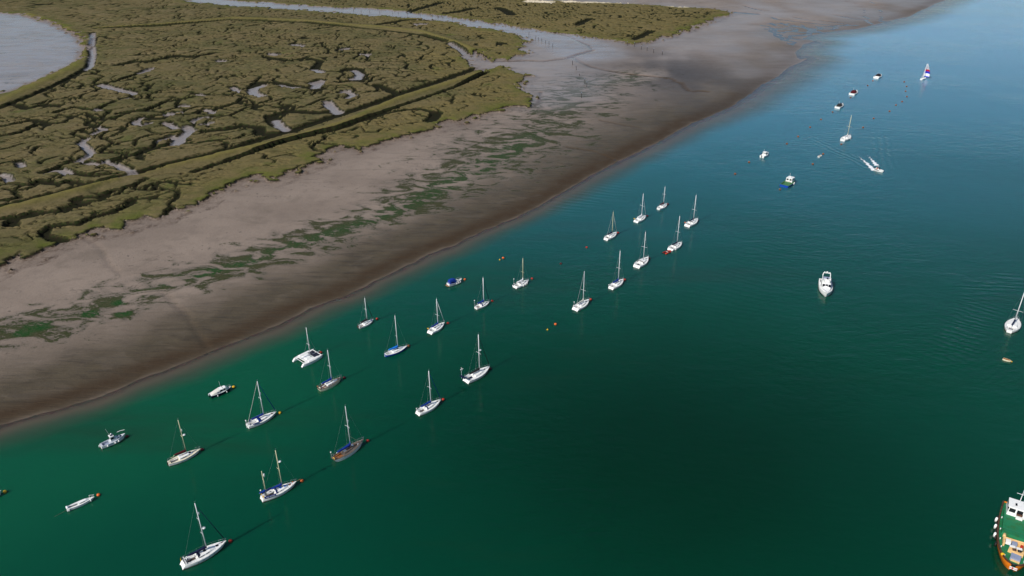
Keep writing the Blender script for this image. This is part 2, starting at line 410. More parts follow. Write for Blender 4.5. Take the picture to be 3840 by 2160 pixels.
# lagoon and channel floors stay low and wet
lag = sstep(-2, 6, sdf(LAGOON_W)) * (1 - plateau)
chan_line = unp([(420, -4), (560, 6), (800, 20), (1000, 34), (1150, 52), (1300, 78), (1400, 95), (1450, 118), (1480, 135)], DK, z=0.8)
chan = (1 - sstep(14, 48, dist_poly(X, Y, chan_line, cap=100)))
flat2 = unp([(1340, 110), (1400, 150), (1400, 190), (1360, 230)], DK, z=0.8)
chan = np.maximum(chan, 0.55 * (1 - sstep(20, 60, dist_poly(X, Y, flat2, cap=90))))
far_wet = sstep(430, 600, Y) * sstep(-0.35, 0.35, fbm(X / 70, Y / 110, 3, 141) + 0.15) * 0.5
dk = unp([(1700, 185)], DK, z=0.7)[0]
dkpatch = np.exp(-(((X - dk[0]) / 48) ** 2 + ((Y - dk[1]) / 85) ** 2)) * sstep(-0.4, 0.3, fbm(X / 40, Y / 60, 3, 143) + 0.15)
sheen = np.clip(np.maximum(np.maximum(lag, chan), far_wet), 0, 1) * (1 - plateau) * (1 - 0.9 * dkpatch)
shell = np.zeros(X.shape)
for pts in ([(1335, 3), (1375, 4)], [(1430, 3), (1540, 5), (1640, 9)], [(1690, 14), (1722, 16)]):
    shell = np.maximum(shell, 1 - sstep(0.5, 1.3, dist_poly(X, Y, unp(pts, DK, z=2.0), cap=30) / (1.2 + 6.5 * sstep(580, 800, Y)) + 0.5 * fbm(X / 6, Y / 12, 3, 145)))
weed_c = unp(WEED, DK, z=0.7)
dwd = dist_poly(X, Y, weed_c, cap=70)
weed = np.exp(-(dwd / (15 + 22 * sstep(260, 390, Y))) ** 2) * (1 + 0.10 * sstep(200, 270, Y) * (1 - sstep(360, 430, Y)))
for cx, cy, r in ((430, 712, 6), (512, 690, 8), (545, 680, 5), (95, 822, 8), (60, 838, 6), (300, 762, 5), (228, 790, 6), (600, 668, 5), (310, 790, 5), (640, 660, 4)):
    P = unp([(cx, cy)], DK, z=0.7)[0]
    weed = np.maximum(weed, 1.25 * np.exp(-(((X - P[0]) * 0.75) ** 2 + ((Y - P[1]) * 1.0) ** 2) / r ** 2))
weed = np.maximum(weed, 0.42 * lag * sstep(-0.1, 0.3, fbm(X / 40, Y / 60, 2, 153)))
weed = weed * (1 - plateau) * sstep(3, 9, dW)
gold = np.maximum(sB > -5, np.clip(1 - sstep(26, 52, sA + 8 * fbm(X / 25, Y / 25, 2, 155)), 0, 1)) * sstep(-220, -60, X)
shorem = np.exp(-((dWn - 4.5) / (4.2 + 3 * sstep(250, 380, Y))) ** 2) * (1 - 0.6 * sstep(400, 560, Y))
scar = np.exp(-np.abs(np.minimum(sMn, 0)) / 2.6) * (1 - plateau) * (sMn > -14)
fringe = np.exp(-((dWn - 0.2) / 0.75) ** 2) * sstep(-0.5, 0.3, fbm(X / 9, Y / 9, 2, 151) + 0.1)                    # the wet brown lip of the bank
lower = (1 - sstep(14, 44 + 25 * sstep(250, 450, Y), dWn + 7 * mudn)) * (1 - 0.55 * sstep(430, 600, Y))   # darker sand below the weed
green = np.exp(-np.maximum(sMn, 0) / 6.0) * plateau

def sheet(name, X2, Y2, Z2, keep, attrs, mat):
    ny, nx = X2.shape
    idx = np.arange(nx * ny).reshape(ny, nx)
    q = np.stack([idx[:-1, :-1], idx[:-1, 1:], idx[1:, 1:], idx[1:, :-1]], -1)[keep]
    used = np.zeros(nx * ny, bool); used[q.ravel()] = True
    new = np.cumsum(used) - 1
    q = new[q].astype(np.int32)
    co = np.stack([X2, Y2, Z2], -1).reshape(-1, 3)[used].astype(np.float32)
    me = bpy.data.meshes.new(name)
    me.vertices.add(len(co)); me.vertices.foreach_set('co', co.ravel())
    me.loops.add(q.size); me.loops.foreach_set('vertex_index', q.ravel())
    me.polygons.add(len(q)); me.polygons.foreach_set('loop_start', np.arange(0, q.size, 4, dtype=np.int32))
    me.polygons.foreach_set('use_smooth', np.ones(len(q), bool))
    for an, arr in attrs.items():
        if arr.ndim == 3:
            a = me.attributes.new(an, 'FLOAT_VECTOR', 'POINT')
            a.data.foreach_set('vector', arr.reshape(-1, 3)[used].astype(np.float32).ravel())
        else:
            a = me.attributes.new(an, 'FLOAT', 'POINT')
            a.data.foreach_set('value', arr.ravel()[used].astype(np.float32))
    me.update(); me.validate()
    me.materials.append(mat)
    o = bpy.data.objects.new(name, me); C.objects.link(o)
    return o
# ------------------------------------------------------------------ ground materials
def ground_material():
    t = NT('ground')
    P = t.coord()
    A = t.sep(t.attr('mask_a').outputs['Vector'])     # plateau, dig, green edge
    B = t.sep(t.attr('mask_b').outputs['Vector'])     # weed band, wet sheen, wet floor
    D = t.sep(t.attr('mask_c').outputs['Vector'])     # shore lip, lower sand, ridge
    gul = t.attr('gully').outputs['Fac']
    n_big = t.noise(P, 0.028, 4, 0.55)
    n_mid = t.noise(P, 0.16, 5, 0.6)
    n_fine = t.noise(P, 0.9, 5, 0.65)
    n_vf = t.noise(P, 3.2, 3, 0.7)
    # mud
    mud = t.mix(t.ramp(n_big, 0.32, 0.68), (0.196, 0.151, 0.118), (0.246, 0.192, 0.152))
    mud = t.mix(t.math('MULTIPLY', t.ramp(n_mid, 0.45, 0.75), 0.35), mud, (0.135, 0.107, 0.088))
    low = t.mix(t.ramp(n_mid, 0.3, 0.7), (0.050, 0.038, 0.021), (0.074, 0.057, 0.033))
    mud = t.mix(t.math('MULTIPLY', D[1], 0.92), mud, low)
    rill = t.noise(t.mapping(P, -0.82, (0.16, 1.0, 1)), 0.55, 5, 0.65, 0.6)
    mud = t.mix(t.math('MULTIPLY', t.math('MULTIPLY', D[1], t.ramp(rill, 0.46, 0.70)), 0.55), mud, (0.030, 0.022, 0.014))
    runnel = t.math('MULTIPLY', t.ramp(t.noise(t.mapping(P, -0.82, (0.5, 1.0, 1)), 0.075, 6, 0.6, 1.5), 0.54, 0.66), 0.35)
    mud = t.mix(runnel, mud, (0.122, 0.096, 0.070))
    drn = t.noise(t.mapping(P, -0.82, (0.32, 1.0, 1)), 0.085, 4, 0.55, 1.2)
    drain = t.math('MULTIPLY', t.ramp(t.math('ABSOLUTE', t.math('SUBTRACT', drn, 0.5)), 0.007, 0.0), t.ramp(t.noise(P, 0.035, 2, 0.5), 0.48, 0.62))
    mud = t.mix(t.math('MULTIPLY', drain, 0.6), mud, (0.060, 0.045, 0.033))
    scar = t.attr('scar').outputs['Fac']
    mud = t.mix(t.math('MULTIPLY', scar, t.ramp(n_fine, 0.35, 0.6, 0.1, 0.9)), mud, (0.062, 0.038, 0.024))
    clod = t.math('MULTIPLY', t.ramp(t.noise(P, 0.75, 2, 0.5), 0.66, 0.70), t.ramp(t.noise(P, 0.05, 2, 0.5), 0.45, 0.65))
    mud = t.mix(t.math('MULTIPLY', clod, t.math('SUBTRACT', 0.75, t.math('MULTIPLY', D[1], 0.6))), mud, (0.045, 0.036, 0.026))
    lipn = t.math('MULTIPLY', D[0], t.ramp(n_mid, 0.25, 0.6, 0.45, 0.95))
    mud = t.mix(lipn, mud, (0.042, 0.025, 0.012))
    mud = t.mix(t.math('MULTIPLY', t.ramp(n_fine, 0.52, 0.78), 0.22), mud, (0.075, 0.058, 0.044))
    mud = t.mix(t.math('MULTIPLY', t.ramp(n_vf, 0.64, 0.70), 0.55), mud, (0.035, 0.028, 0.02))
    mud = t.mix(t.math('MULTIPLY', t.attr('fringe').outputs['Fac'], 0.4), mud, (0.16, 0.125, 0.095))
    # green weed lying on the mud
    Pw = t.mapping(P, 0.30, (0.60, 1.10, 1))
    w1 = t.noise(Pw, 0.105, 5, 0.62, 1.6)
    w2 = t.noise(Pw, 0.62, 5, 0.72, 2.0)
    wm = t.math('ADD', t.math('MULTIPLY', w1, 0.72), t.math('MULTIPLY', w2, 0.28))
    cov = t.ramp(t.math('SUBTRACT', t.math('ADD', wm, t.math('MULTIPLY', t.math('MINIMUM', B[0], 1.25), 0.16)), 0.640), 0.0, 0.05)
    cov = t.math('MULTIPLY', cov, t.ramp(B[0], 0.02, 0.25))
    haze_w = t.math('MULTIPLY', t.ramp(t.math('SUBTRACT', t.math('ADD', w1, t.math('MULTIPLY', B[0], 0.22)), 0.58), 0.0, 0.16), t.ramp(B[0], 0.1, 0.6))
    mud = t.mix(t.math('MULTIPLY', haze_w, 0.55), mud, (0.088, 0.076, 0.058))
    vivid = t.math('MULTIPLY', t.ramp(B[0], 0.95, 1.2), t.ramp(w2, 0.36, 0.5))
    wcol = t.mix(t.ramp(w2, 0.42, 0.62), (0.044, 0.043, 0.018), (0.026, 0.037, 0.010))
    wcol = t.mix(vivid, wcol, (0.004, 0.045, 0.005))
    mud = t.mix(t.math('MULTIPLY', cov, t.ramp(n_vf, 0.25, 0.6, 0.55, 1.0)), mud, wcol)
    mud = t.mix(t.math('MULTIPLY', t.attr('darkwet').outputs['Fac'], 0.9), mud, (0.050, 0.044, 0.042))
    mud = t.mix(t.math('MULTIPLY', gul, 0.75), mud, (0.060, 0.038, 0.020))
    mud = t.mix(t.math('MULTIPLY', B[1], t.ramp(t.noise(t.mapping(P, 0.3, (0.35, 1, 1)), 0.05, 5, 0.65, 1.0), 0.35, 0.65, 0.1, 0.8)), mud, (0.27, 0.24, 0.235))  # sky reflection on the wet flats, painted in as a paler base
    # marsh turf
    turf = t.mix(t.ramp(n_big, 0.35, 0.65), (0.122, 0.097, 0.045), (0.094, 0.085, 0.036))
    turf = t.mix(t.math('MULTIPLY', t.ramp(n_mid, 0.42, 0.68), 0.6), turf, (0.150, 0.115, 0.058))
    turf = t.mix(t.math('MULTIPLY', t.ramp(n_fine, 0.48, 0.72), 0.5), turf, (0.066, 0.062, 0.026))
    zone = t.noise(P, 0.022, 5, 0.6, 1.2)
    turf = t.mix(t.math('MULTIPLY', t.ramp(zone, 0.52, 0.66), 0.55), turf, (0.150, 0.118, 0.062))
    turf = t.mix(t.math('MULTIPLY', t.ramp(zone, 0.46, 0.34), 0.55), turf, (0.052, 0.056, 0.022))
    gold = t.attr('gold').outputs['Fac']
    turf = t.mix(t.math('MULTIPLY', gold, t.ramp(n_mid, 0.3, 0.6, 0.25, 0.8)), turf, (0.140, 0.110, 0.043))
    tuft = t.noise(t.mapping(P, 0.35, (0.5, 1, 1)), 0.38, 6, 0.72, 0.8)
    turf = t.mix(t.math('MULTIPLY', t.ramp(tuft, 0.5, 0.66), 0.5), turf, (0.052, 0.050, 0.022))
    turf = t.mix(t.math('MULTIPLY', t.ramp(n_vf, 0.5, 0.75), 0.35), turf, (0.17, 0.135, 0.072))
    turf = t.mix(t.math('MULTIPLY', D[2], t.ramp(tuft, 0.35, 0.6, 0.35, 0.9)), turf, (0.150, 0.128, 0.038))
    gr = t.math('MULTIPLY', A[2], t.ramp(t.noise(P, 0.07, 4, 0.6), 0.38, 0.58))
    turf = t.mix(t.math('MULTIPLY', gr, 0.85), turf, (0.070, 0.090, 0.012))
    sg = t.math('MULTIPLY', t.ramp(t.noise(P, 0.045, 3, 0.6), 0.62, 0.74), 0.5)
    turf = t.mix(sg, turf, (0.062, 0.084, 0.018))
    # steep creek banks: dark weed and wet mud
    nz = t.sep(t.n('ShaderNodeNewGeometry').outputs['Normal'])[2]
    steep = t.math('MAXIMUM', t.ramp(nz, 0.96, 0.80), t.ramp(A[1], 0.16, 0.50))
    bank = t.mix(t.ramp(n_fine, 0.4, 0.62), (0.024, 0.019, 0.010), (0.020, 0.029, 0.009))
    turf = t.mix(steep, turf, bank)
    floor = t.mix(t.ramp(n_fine, 0.35, 0.65), (0.016, 0.013, 0.008), (0.012, 0.015, 0.006))
    turf = t.mix(t.ramp(A[1], 0.45, 0.85), turf, floor)
    turf = t.mix(B[2], turf, t.mix(t.ramp(n_fine, 0.3, 0.7), (0.21, 0.175, 0.155), (0.26, 0.225, 0.21)))
    turf = t.mix(t.attr('shell').outputs['Fac'], turf, (0.62, 0.54, 0.40))
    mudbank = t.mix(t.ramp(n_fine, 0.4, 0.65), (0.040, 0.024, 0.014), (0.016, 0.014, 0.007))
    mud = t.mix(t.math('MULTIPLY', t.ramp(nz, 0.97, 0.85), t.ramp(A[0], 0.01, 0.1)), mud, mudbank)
    col = t.mix(t.ramp(A[0], 0.35, 0.6), mud, turf)
    # wetness
    wetm = t.math('MAXIMUM', B[1], B[2])
    rm = t.math('ADD', 0.40, t.math('MULTIPLY', n_mid, 0.25))
    rm = t.math('SUBTRACT', rm, t.math('MULTIPLY', wetm, t.ramp(n_mid, 0.35, 0.62, 0.24, 0.42)))
    rm = t.math('ADD', rm, t.math('MULTIPLY', D[0], 0.22))
    rough = t.math('MAXIMUM', rm, t.math('MULTIPLY', t.ramp(A[0], 0.35, 0.6), t.math('SUBTRACT', 0.92, t.math('MULTIPLY', B[2], 0.8))))
    spec = t.math('MULTIPLY', t.ramp(t.math('SUBTRACT', A[0], B[2]), 0.3, 0.7, 1.0, 0.25), t.ramp(wetm, 0.0, 0.6, 0.20, 0.42))
    spec = t.math('MULTIPLY', spec, t.math('SUBTRACT', 1.0, t.math('MULTIPLY', cov, 0.8)))
    h = t.math('ADD', t.math('MULTIPLY', n_fine, 0.16), t.math('MULTIPLY', n_vf, 0.06))
    h = t.math('ADD', h, t.math('MULTIPLY', cov, 0.10))
    h = t.math('ADD', h, t.math('MULTIPLY', t.math('MULTIPLY', D[1], rill), 0.45))
    h = t.math('MULTIPLY', h, t.ramp(t.math('SUBTRACT', A[0], wetm), -0.6, 0.6, 0.05, 1.9))
    nrm = t.bump(h, 0.8, 1.0)
    return t.done(t.bsdf(col, rough, spec, nrm))

HOLE = [float(q) for q in un(2480, 1700)]
def water_material():
    t = NT('water')
    P = t.coord()
    dep = t.attr('depth').outputs['Fac']
    nb = t.noise(P, 0.010, 4, 0.55, 0.6)
    hole = t.math('SQRT', t.math('ADD', t.math('POWER', t.math('DIVIDE', t.math('SUBTRACT', t.sep(P)[0], HOLE[0]), 1.15), 2.0), t.math('POWER', t.math('SUBTRACT', t.sep(P)[1], HOLE[1]), 2.0)))
    nb2 = t.noise(t.mapping(P, 0.75, (0.35, 1.6, 1)), 0.022, 4, 0.6)
    # suspended silt colours the shallows, the deep channel is bottle green
    off = t.attr('offshore').outputs['Fac']
    xyz = t.sep(P)
    shal = t.mix(t.ramp(dep, 0.0, 0.55), (0.092, 0.071, 0.048), (0.042, 0.054, 0.033))
    offn = t.math('ADD', off, t.math('MULTIPLY', t.math('SUBTRACT', nb, 0.5), 90.0))
    green = t.mix(t.ramp(t.math('ADD', offn, t.math('MULTIPLY', t.ramp(xyz[1], 150.0, 250.0), 45.0)), 12.0, 80.0), (0.0018, 0.0690, 0.0310), (0.0004, 0.0470, 0.0240))
    deepf = t.ramp(t.math('ADD', hole, t.math('MULTIPLY', t.math('SUBTRACT', nb, 0.5), 50.0)), 85.0, 6.0)
    green = t.mix(deepf, green, (0.0002, 0.0215, 0.0085))
    green = t.mix(t.math('MULTIPLY', t.ramp(nb2, 0.52, 0.75), 0.55), green, (0.0100, 0.0330, 0.0140))
    # farther off, blue then paler sky reflection painted into the base colour
    sky_tint = t.math('MULTIPLY', t.ramp(t.math('ADD', xyz[1], t.math('MULTIPLY', t.math('SUBTRACT', nb, 0.5), 80.0)), 180.0, 470.0), 0.9)
    green = t.mix(sky_tint, green, (0.0240, 0.1420, 0.1950))
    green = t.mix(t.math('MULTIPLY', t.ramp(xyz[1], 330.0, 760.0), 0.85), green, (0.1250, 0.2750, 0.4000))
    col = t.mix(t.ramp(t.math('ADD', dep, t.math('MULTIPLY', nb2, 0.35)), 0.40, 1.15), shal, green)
    # ripples
    P1 = t.mapping(P, 0.25, (0.45, 1.0, 1))
    r1 = t.noise(P1, 0.55, 3, 0.6, 0.4)
    r2 = t.noise(t.mapping(P, -0.35, (0.5, 1.0, 1)), 0.16, 3, 0.55, 0.5)
    r3 = t.noise(P, 1.7, 2, 0.5)
    patch = t.ramp(t.noise(P, 0.012, 3, 0.5), 0.38, 0.66, 0.25, 1.0)
    h = t.math('ADD', t.math('MULTIPLY', r1, 0.15), t.math('MULTIPLY', r2, 0.28))
    h = t.math('MULTIPLY', t.math('ADD', h, t.math('MULTIPLY', r3, 0.012)), patch)
    def band(ax, ay, bx, by, width, lam, ang, amp):
        """a train of wash waves about the line a-b; ang: the direction the crests travel"""
        ux, uy = bx - ax, by - ay; L = math.hypot(ux, uy); ux /= L; uy /= L
        x0 = t.math('SUBTRACT', xyz[0], ax); y0 = t.math('SUBTRACT', xyz[1], ay)
        s = t.math('ADD', t.math('MULTIPLY', x0, ux), t.math('MULTIPLY', y0, uy))
        c = t.math('ABSOLUTE', t.math('SUBTRACT', t.math('MULTIPLY', y0, ux), t.math('MULTIPLY', x0, uy)))
        env = t.math('MULTIPLY', t.ramp(c, width, width * 0.2), t.math('MULTIPLY', t.ramp(s, -L * 0.1, L * 0.12), t.ramp(s, L * 1.05, L * 0.6)))
        ph = t.math('ADD', t.math('MULTIPLY', x0, math.cos(ang) * 6.283 / lam), t.math('MULTIPLY', y0, math.sin(ang) * 6.283 / lam))
        ph = t.math('ADD', ph, t.math('MULTIPLY', r2, 11.0))
        return t.math('MULTIPLY', t.math('MULTIPLY', t.math('SINE', ph), env), t.math('MULTIPLY', amp, t.ramp(r1, 0.3, 0.65, 0.3, 1.0)))
    for b in WAVES:
        h = t.math('ADD', h, band(*b))
    nrm = t.bump(h, 1.0, 1.0)
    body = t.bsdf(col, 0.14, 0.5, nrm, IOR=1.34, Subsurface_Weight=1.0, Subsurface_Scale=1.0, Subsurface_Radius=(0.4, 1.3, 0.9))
    body.node.subsurface_method = 'BURLEY'
    gl = t.n('ShaderNodeBsdfGlossy'); gl.inputs['Roughness'].default_value = 0.09; t.l(nrm, gl.inputs['Normal'])
    tr = t.n('ShaderNodeBsdfTransparent'); tr.inputs[0].default_value = (0.93, 0.95, 0.92, 1)
    fr = t.n('ShaderNodeFresnel'); fr.inputs[0].default_value = 1.333; t.l(nrm, fr.inputs['Normal'])
    clear = t.n('ShaderNodeMixShader'); t.l(fr.outputs[0], clear.inputs[0]); t.l(tr.outputs[0], clear.inputs[1]); t.l(gl.outputs[0], clear.inputs[2])
    mx = t.n('ShaderNodeMixShader')
    t.l(t.ramp(dep, -0.02, 0.25, 0.45, 1.0), mx.inputs[0]); t.l(clear.outputs[0], mx.inputs[1]); t.l(body, mx.inputs[2])
    return t.done(mx.outputs[0])

def W(px, py, z=0.0):
    a, b = un(px, py, z); return float(a), float(b)
WAVES = []
def wave(p, q, width, lam, ang, amp):
    a, b = W(*p), W(*q)
    WAVES.append((a[0], a[1], b[0], b[1], width, lam, ang, amp))
_hx, _hy = W(3314, 641); _sx, _sy = W(3220, 560)
wake_ang = math.atan2(_hy - _sy, _hx - _sx)
wave((3306, 650), (2980, 490), 7, 3.2, wake_ang + 1.57 + 0.33, 0.060)
wave((3320, 640), (3290, 480), 8, 3.2, wake_ang - 1.57 - 0.33, 0.055)
wave((2960, 560), (3300, 440), 14, 3.4, 1.35, 0.032)
wave((3840, 1040), (3560, 1130), 9, 3.2, 1.45, 0.050)
wave((3700, 1130), (3500, 1400), 9, 2.6, 0.9, 0.045)
wave((3840, 1450), (3450, 1180), 16, 2.4, 2.2, 0.02)
wave((2050, 800), (2420, 660), 14, 3.4, 1.25, 0.035)
wave((3000, 900), (2650, 1250), 26, 3.0, 1.1, 0.016)
wave((3150, 300), (3560, 360), 22, 3.6, 1.5, 0.02)
wave((2940, 300), (3160, 390), 16, 3.2, 1.2, 0.018)

g_mat = ground_material()
w_mat = water_material()
mask_a = np.stack([marsh, dig * marsh, green], -1)
mask_b = np.stack([weed, sheen, wet * marsh], -1)
mask_c = np.stack([shorem * sstep(-1.2, 1.2, dWn), lower, ridge * marsh], -1)
gully = dark * (1 - marsh)
att = {'mask_a': mask_a, 'mask_b': mask_b, 'mask_c': mask_c, 'gully': gully, 'darkwet': dkpatch, 'shell': shell, 'gold': gold * marsh, 'fringe': fringe, 'scar': scar}
def cellmax(a): return np.maximum(np.maximum(a[:-1, :-1], a[1:, :-1]), np.maximum(a[:-1, 1:], a[1:, 1:]))
zc = cellmax(z)
mc = (marsh[:-1, :-1] + marsh[1:, :-1] + marsh[:-1, 1:] + marsh[1:, 1:]) / 4
ground_keep = zc > -3.0
tag(sheet('salt_marsh', X, Y, z, ground_keep & (mc > 0.4), att, g_mat), kind='structure')
tag(sheet('mudflat', X, Y, z, ground_keep & (mc <= 0.4), att, g_mat), kind='structure')

sel_x = np.unique(np.concatenate([np.arange(0, NX, 3), [NX - 1]])); sel_y = np.unique(np.concatenate([np.arange(0, NY, 3), [NY - 1]]))
Xw, Yw = X[np.ix_(sel_y, sel_x)], Y[np.ix_(sel_y, sel_x)]
depth = np.where(dWn > 0, -np.minimum(z, 0.3), -slope * np.minimum(dWn, 0))
depth = np.minimum(depth, 4.0)
zmin = -cellmax(-z[np.ix_(sel_y, sel_x)])
near_w = cellmax(-dW[np.ix_(sel_y, sel_x)])
keep_w = (zmin < 0.05) | (near_w > -4)
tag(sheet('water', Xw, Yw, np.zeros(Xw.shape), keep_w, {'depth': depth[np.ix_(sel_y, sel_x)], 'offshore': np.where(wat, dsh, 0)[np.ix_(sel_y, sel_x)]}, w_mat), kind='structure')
# ------------------------------------------------------------------ mesh helper and paints
class MB:
    def __init__(self):
        self.v = []; self.f = []; self.mi = []; self.cur = 0
    def add(self, vs, fs):
        n = len(self.v); self.v += [tuple(p) for p in vs]
        for q in fs:
            self.f.append(tuple(i + n for i in q)); self.mi.append(self.cur)
        return self
    def box(self, c, s, rz=0.0, taper=1.0, tx=None, shift=0.0):
        """box centred on c; the top face is scaled by taper and moved forward by shift"""
        tx = taper if tx is None else tx
        hx, hy, hz = s[0] / 2, s[1] / 2, s[2] / 2
        P = []
        for z_, kx, ky, sh in ((-hz, 1, 1, 0), (hz, tx, taper, shift)):
            for x_, y_ in ((-hx, -hy), (hx, -hy), (hx, hy), (-hx, hy)):
                x2, y2 = x_ * kx + sh, y_ * ky
                P.append((c[0] + x2 * math.cos(rz) - y2 * math.sin(rz), c[1] + x2 * math.sin(rz) + y2 * math.cos(rz), c[2] + z_))
        return self.add(P, [(3, 2, 1, 0), (4, 5, 6, 7), (0, 1, 5, 4), (1, 2, 6, 5), (2, 3, 7, 6), (3, 0, 4, 7)])
    def tube(self, p, q, r, r2=None, n=6):
        r2 = r if r2 is None else r2
        p, q = Vector(p), Vector(q); d = (q - p)
        if d.length < 1e-6: return self
        d.normalize()
        u = d.orthogonal().normalized(); w = d.cross(u)
        P = []
        for c, rr in ((p, r), (q, r2)):
            for i in range(n):
                a = 2 * math.pi * i / n
                P.append(c + u * (rr * math.cos(a)) + w * (rr * math.sin(a)))
        return self.add(P, [tuple(range(n - 1, -1, -1)), tuple(range(n, 2 * n))] + [(i, (i + 1) % n, n + (i + 1) % n, n + i) for i in range(n)])
    def path(self, pts, r, n=5):
        for a, b in zip(pts[:-1], pts[1:]):
            self.tube(a, b, r, n=n)
        return self
    def loft(self, rings, closed=True, cap=(True, True)):
        m = len(rings[0]); P = [p for r in rings for p in r]; Fs = []
        for i in range(len(rings) - 1):
            for j in range(m if closed else m - 1):
                k = (j + 1) % m
                Fs.append((i * m + j, i * m + k, (i + 1) * m + k, (i + 1) * m + j))
        if cap[0]: Fs.append(tuple(range(m - 1, -1, -1)))
        if cap[1]: Fs.append(tuple((len(rings) - 1) * m + j for j in range(m)))
        return self.add(P, Fs)
    def ball(self, c, r, nu=10, nv=6, z0=-1.0):
        rx, ry, rz = (r, r, r) if not isinstance(r, tuple) else r
        rings = []
        for j in range(nv + 1):
            a = math.asin(max(-1, z0)) + (math.pi / 2 - math.asin(max(-1, z0))) * j / nv
            k = max(math.cos(a), 0.02)
            rings.append([(c[0] + rx * k * math.cos(2 * math.pi * i / nu), c[1] + ry * k * math.sin(2 * math.pi * i / nu), c[2] + rz * math.sin(a)) for i in range(nu)])
        return self.loft(rings)
    def ring(self, c, R_, r, axis='z', n=14, m=5, arc=(0, 2 * math.pi)):
        full = abs(arc[1] - arc[0] - 2 * math.pi) < 1e-6
        k = n if full else n + 1
        rings = []
        for i in range(k):
            a = arc[0] + (arc[1] - arc[0]) * i / n
            rr = []
            for j in range(m):
                b = 2 * math.pi * j / m
                d = R_ + r * math.cos(b); h = r * math.sin(b)
                p = {'z': (d * math.cos(a), d * math.sin(a), h), 'x': (h, d * math.cos(a), d * math.sin(a)), 'y': (d * math.cos(a), h, d * math.sin(a))}[axis]
                rr.append((c[0] + p[0], c[1] + p[1], c[2] + p[2]))
            rings.append(rr)
        if full: rings.append(rings[0])
        return self.loft(rings, True, (not full, not full))
    def quad(self, *p):
        return self.add(p, [tuple(range(len(p)))])
    def build(self, name, mat, parent=None, smooth=False, label=None):
        me = bpy.data.meshes.new(name)
        me.from_pydata(self.v, [], self.f)
        mats = mat if isinstance(mat, (list, tuple)) else [mat]
        for m_ in mats: me.materials.append(m_)
        if len(mats) > 1: me.polygons.foreach_set('material_index', self.mi)
        if smooth: me.polygons.foreach_set('use_smooth', [True] * len(self.f))
        me.validate(); me.update()
        o = bpy.data.objects.new(name, me); C.objects.link(o)
        if parent is not None: o.parent = parent
        if label: o['label'] = label
        return o

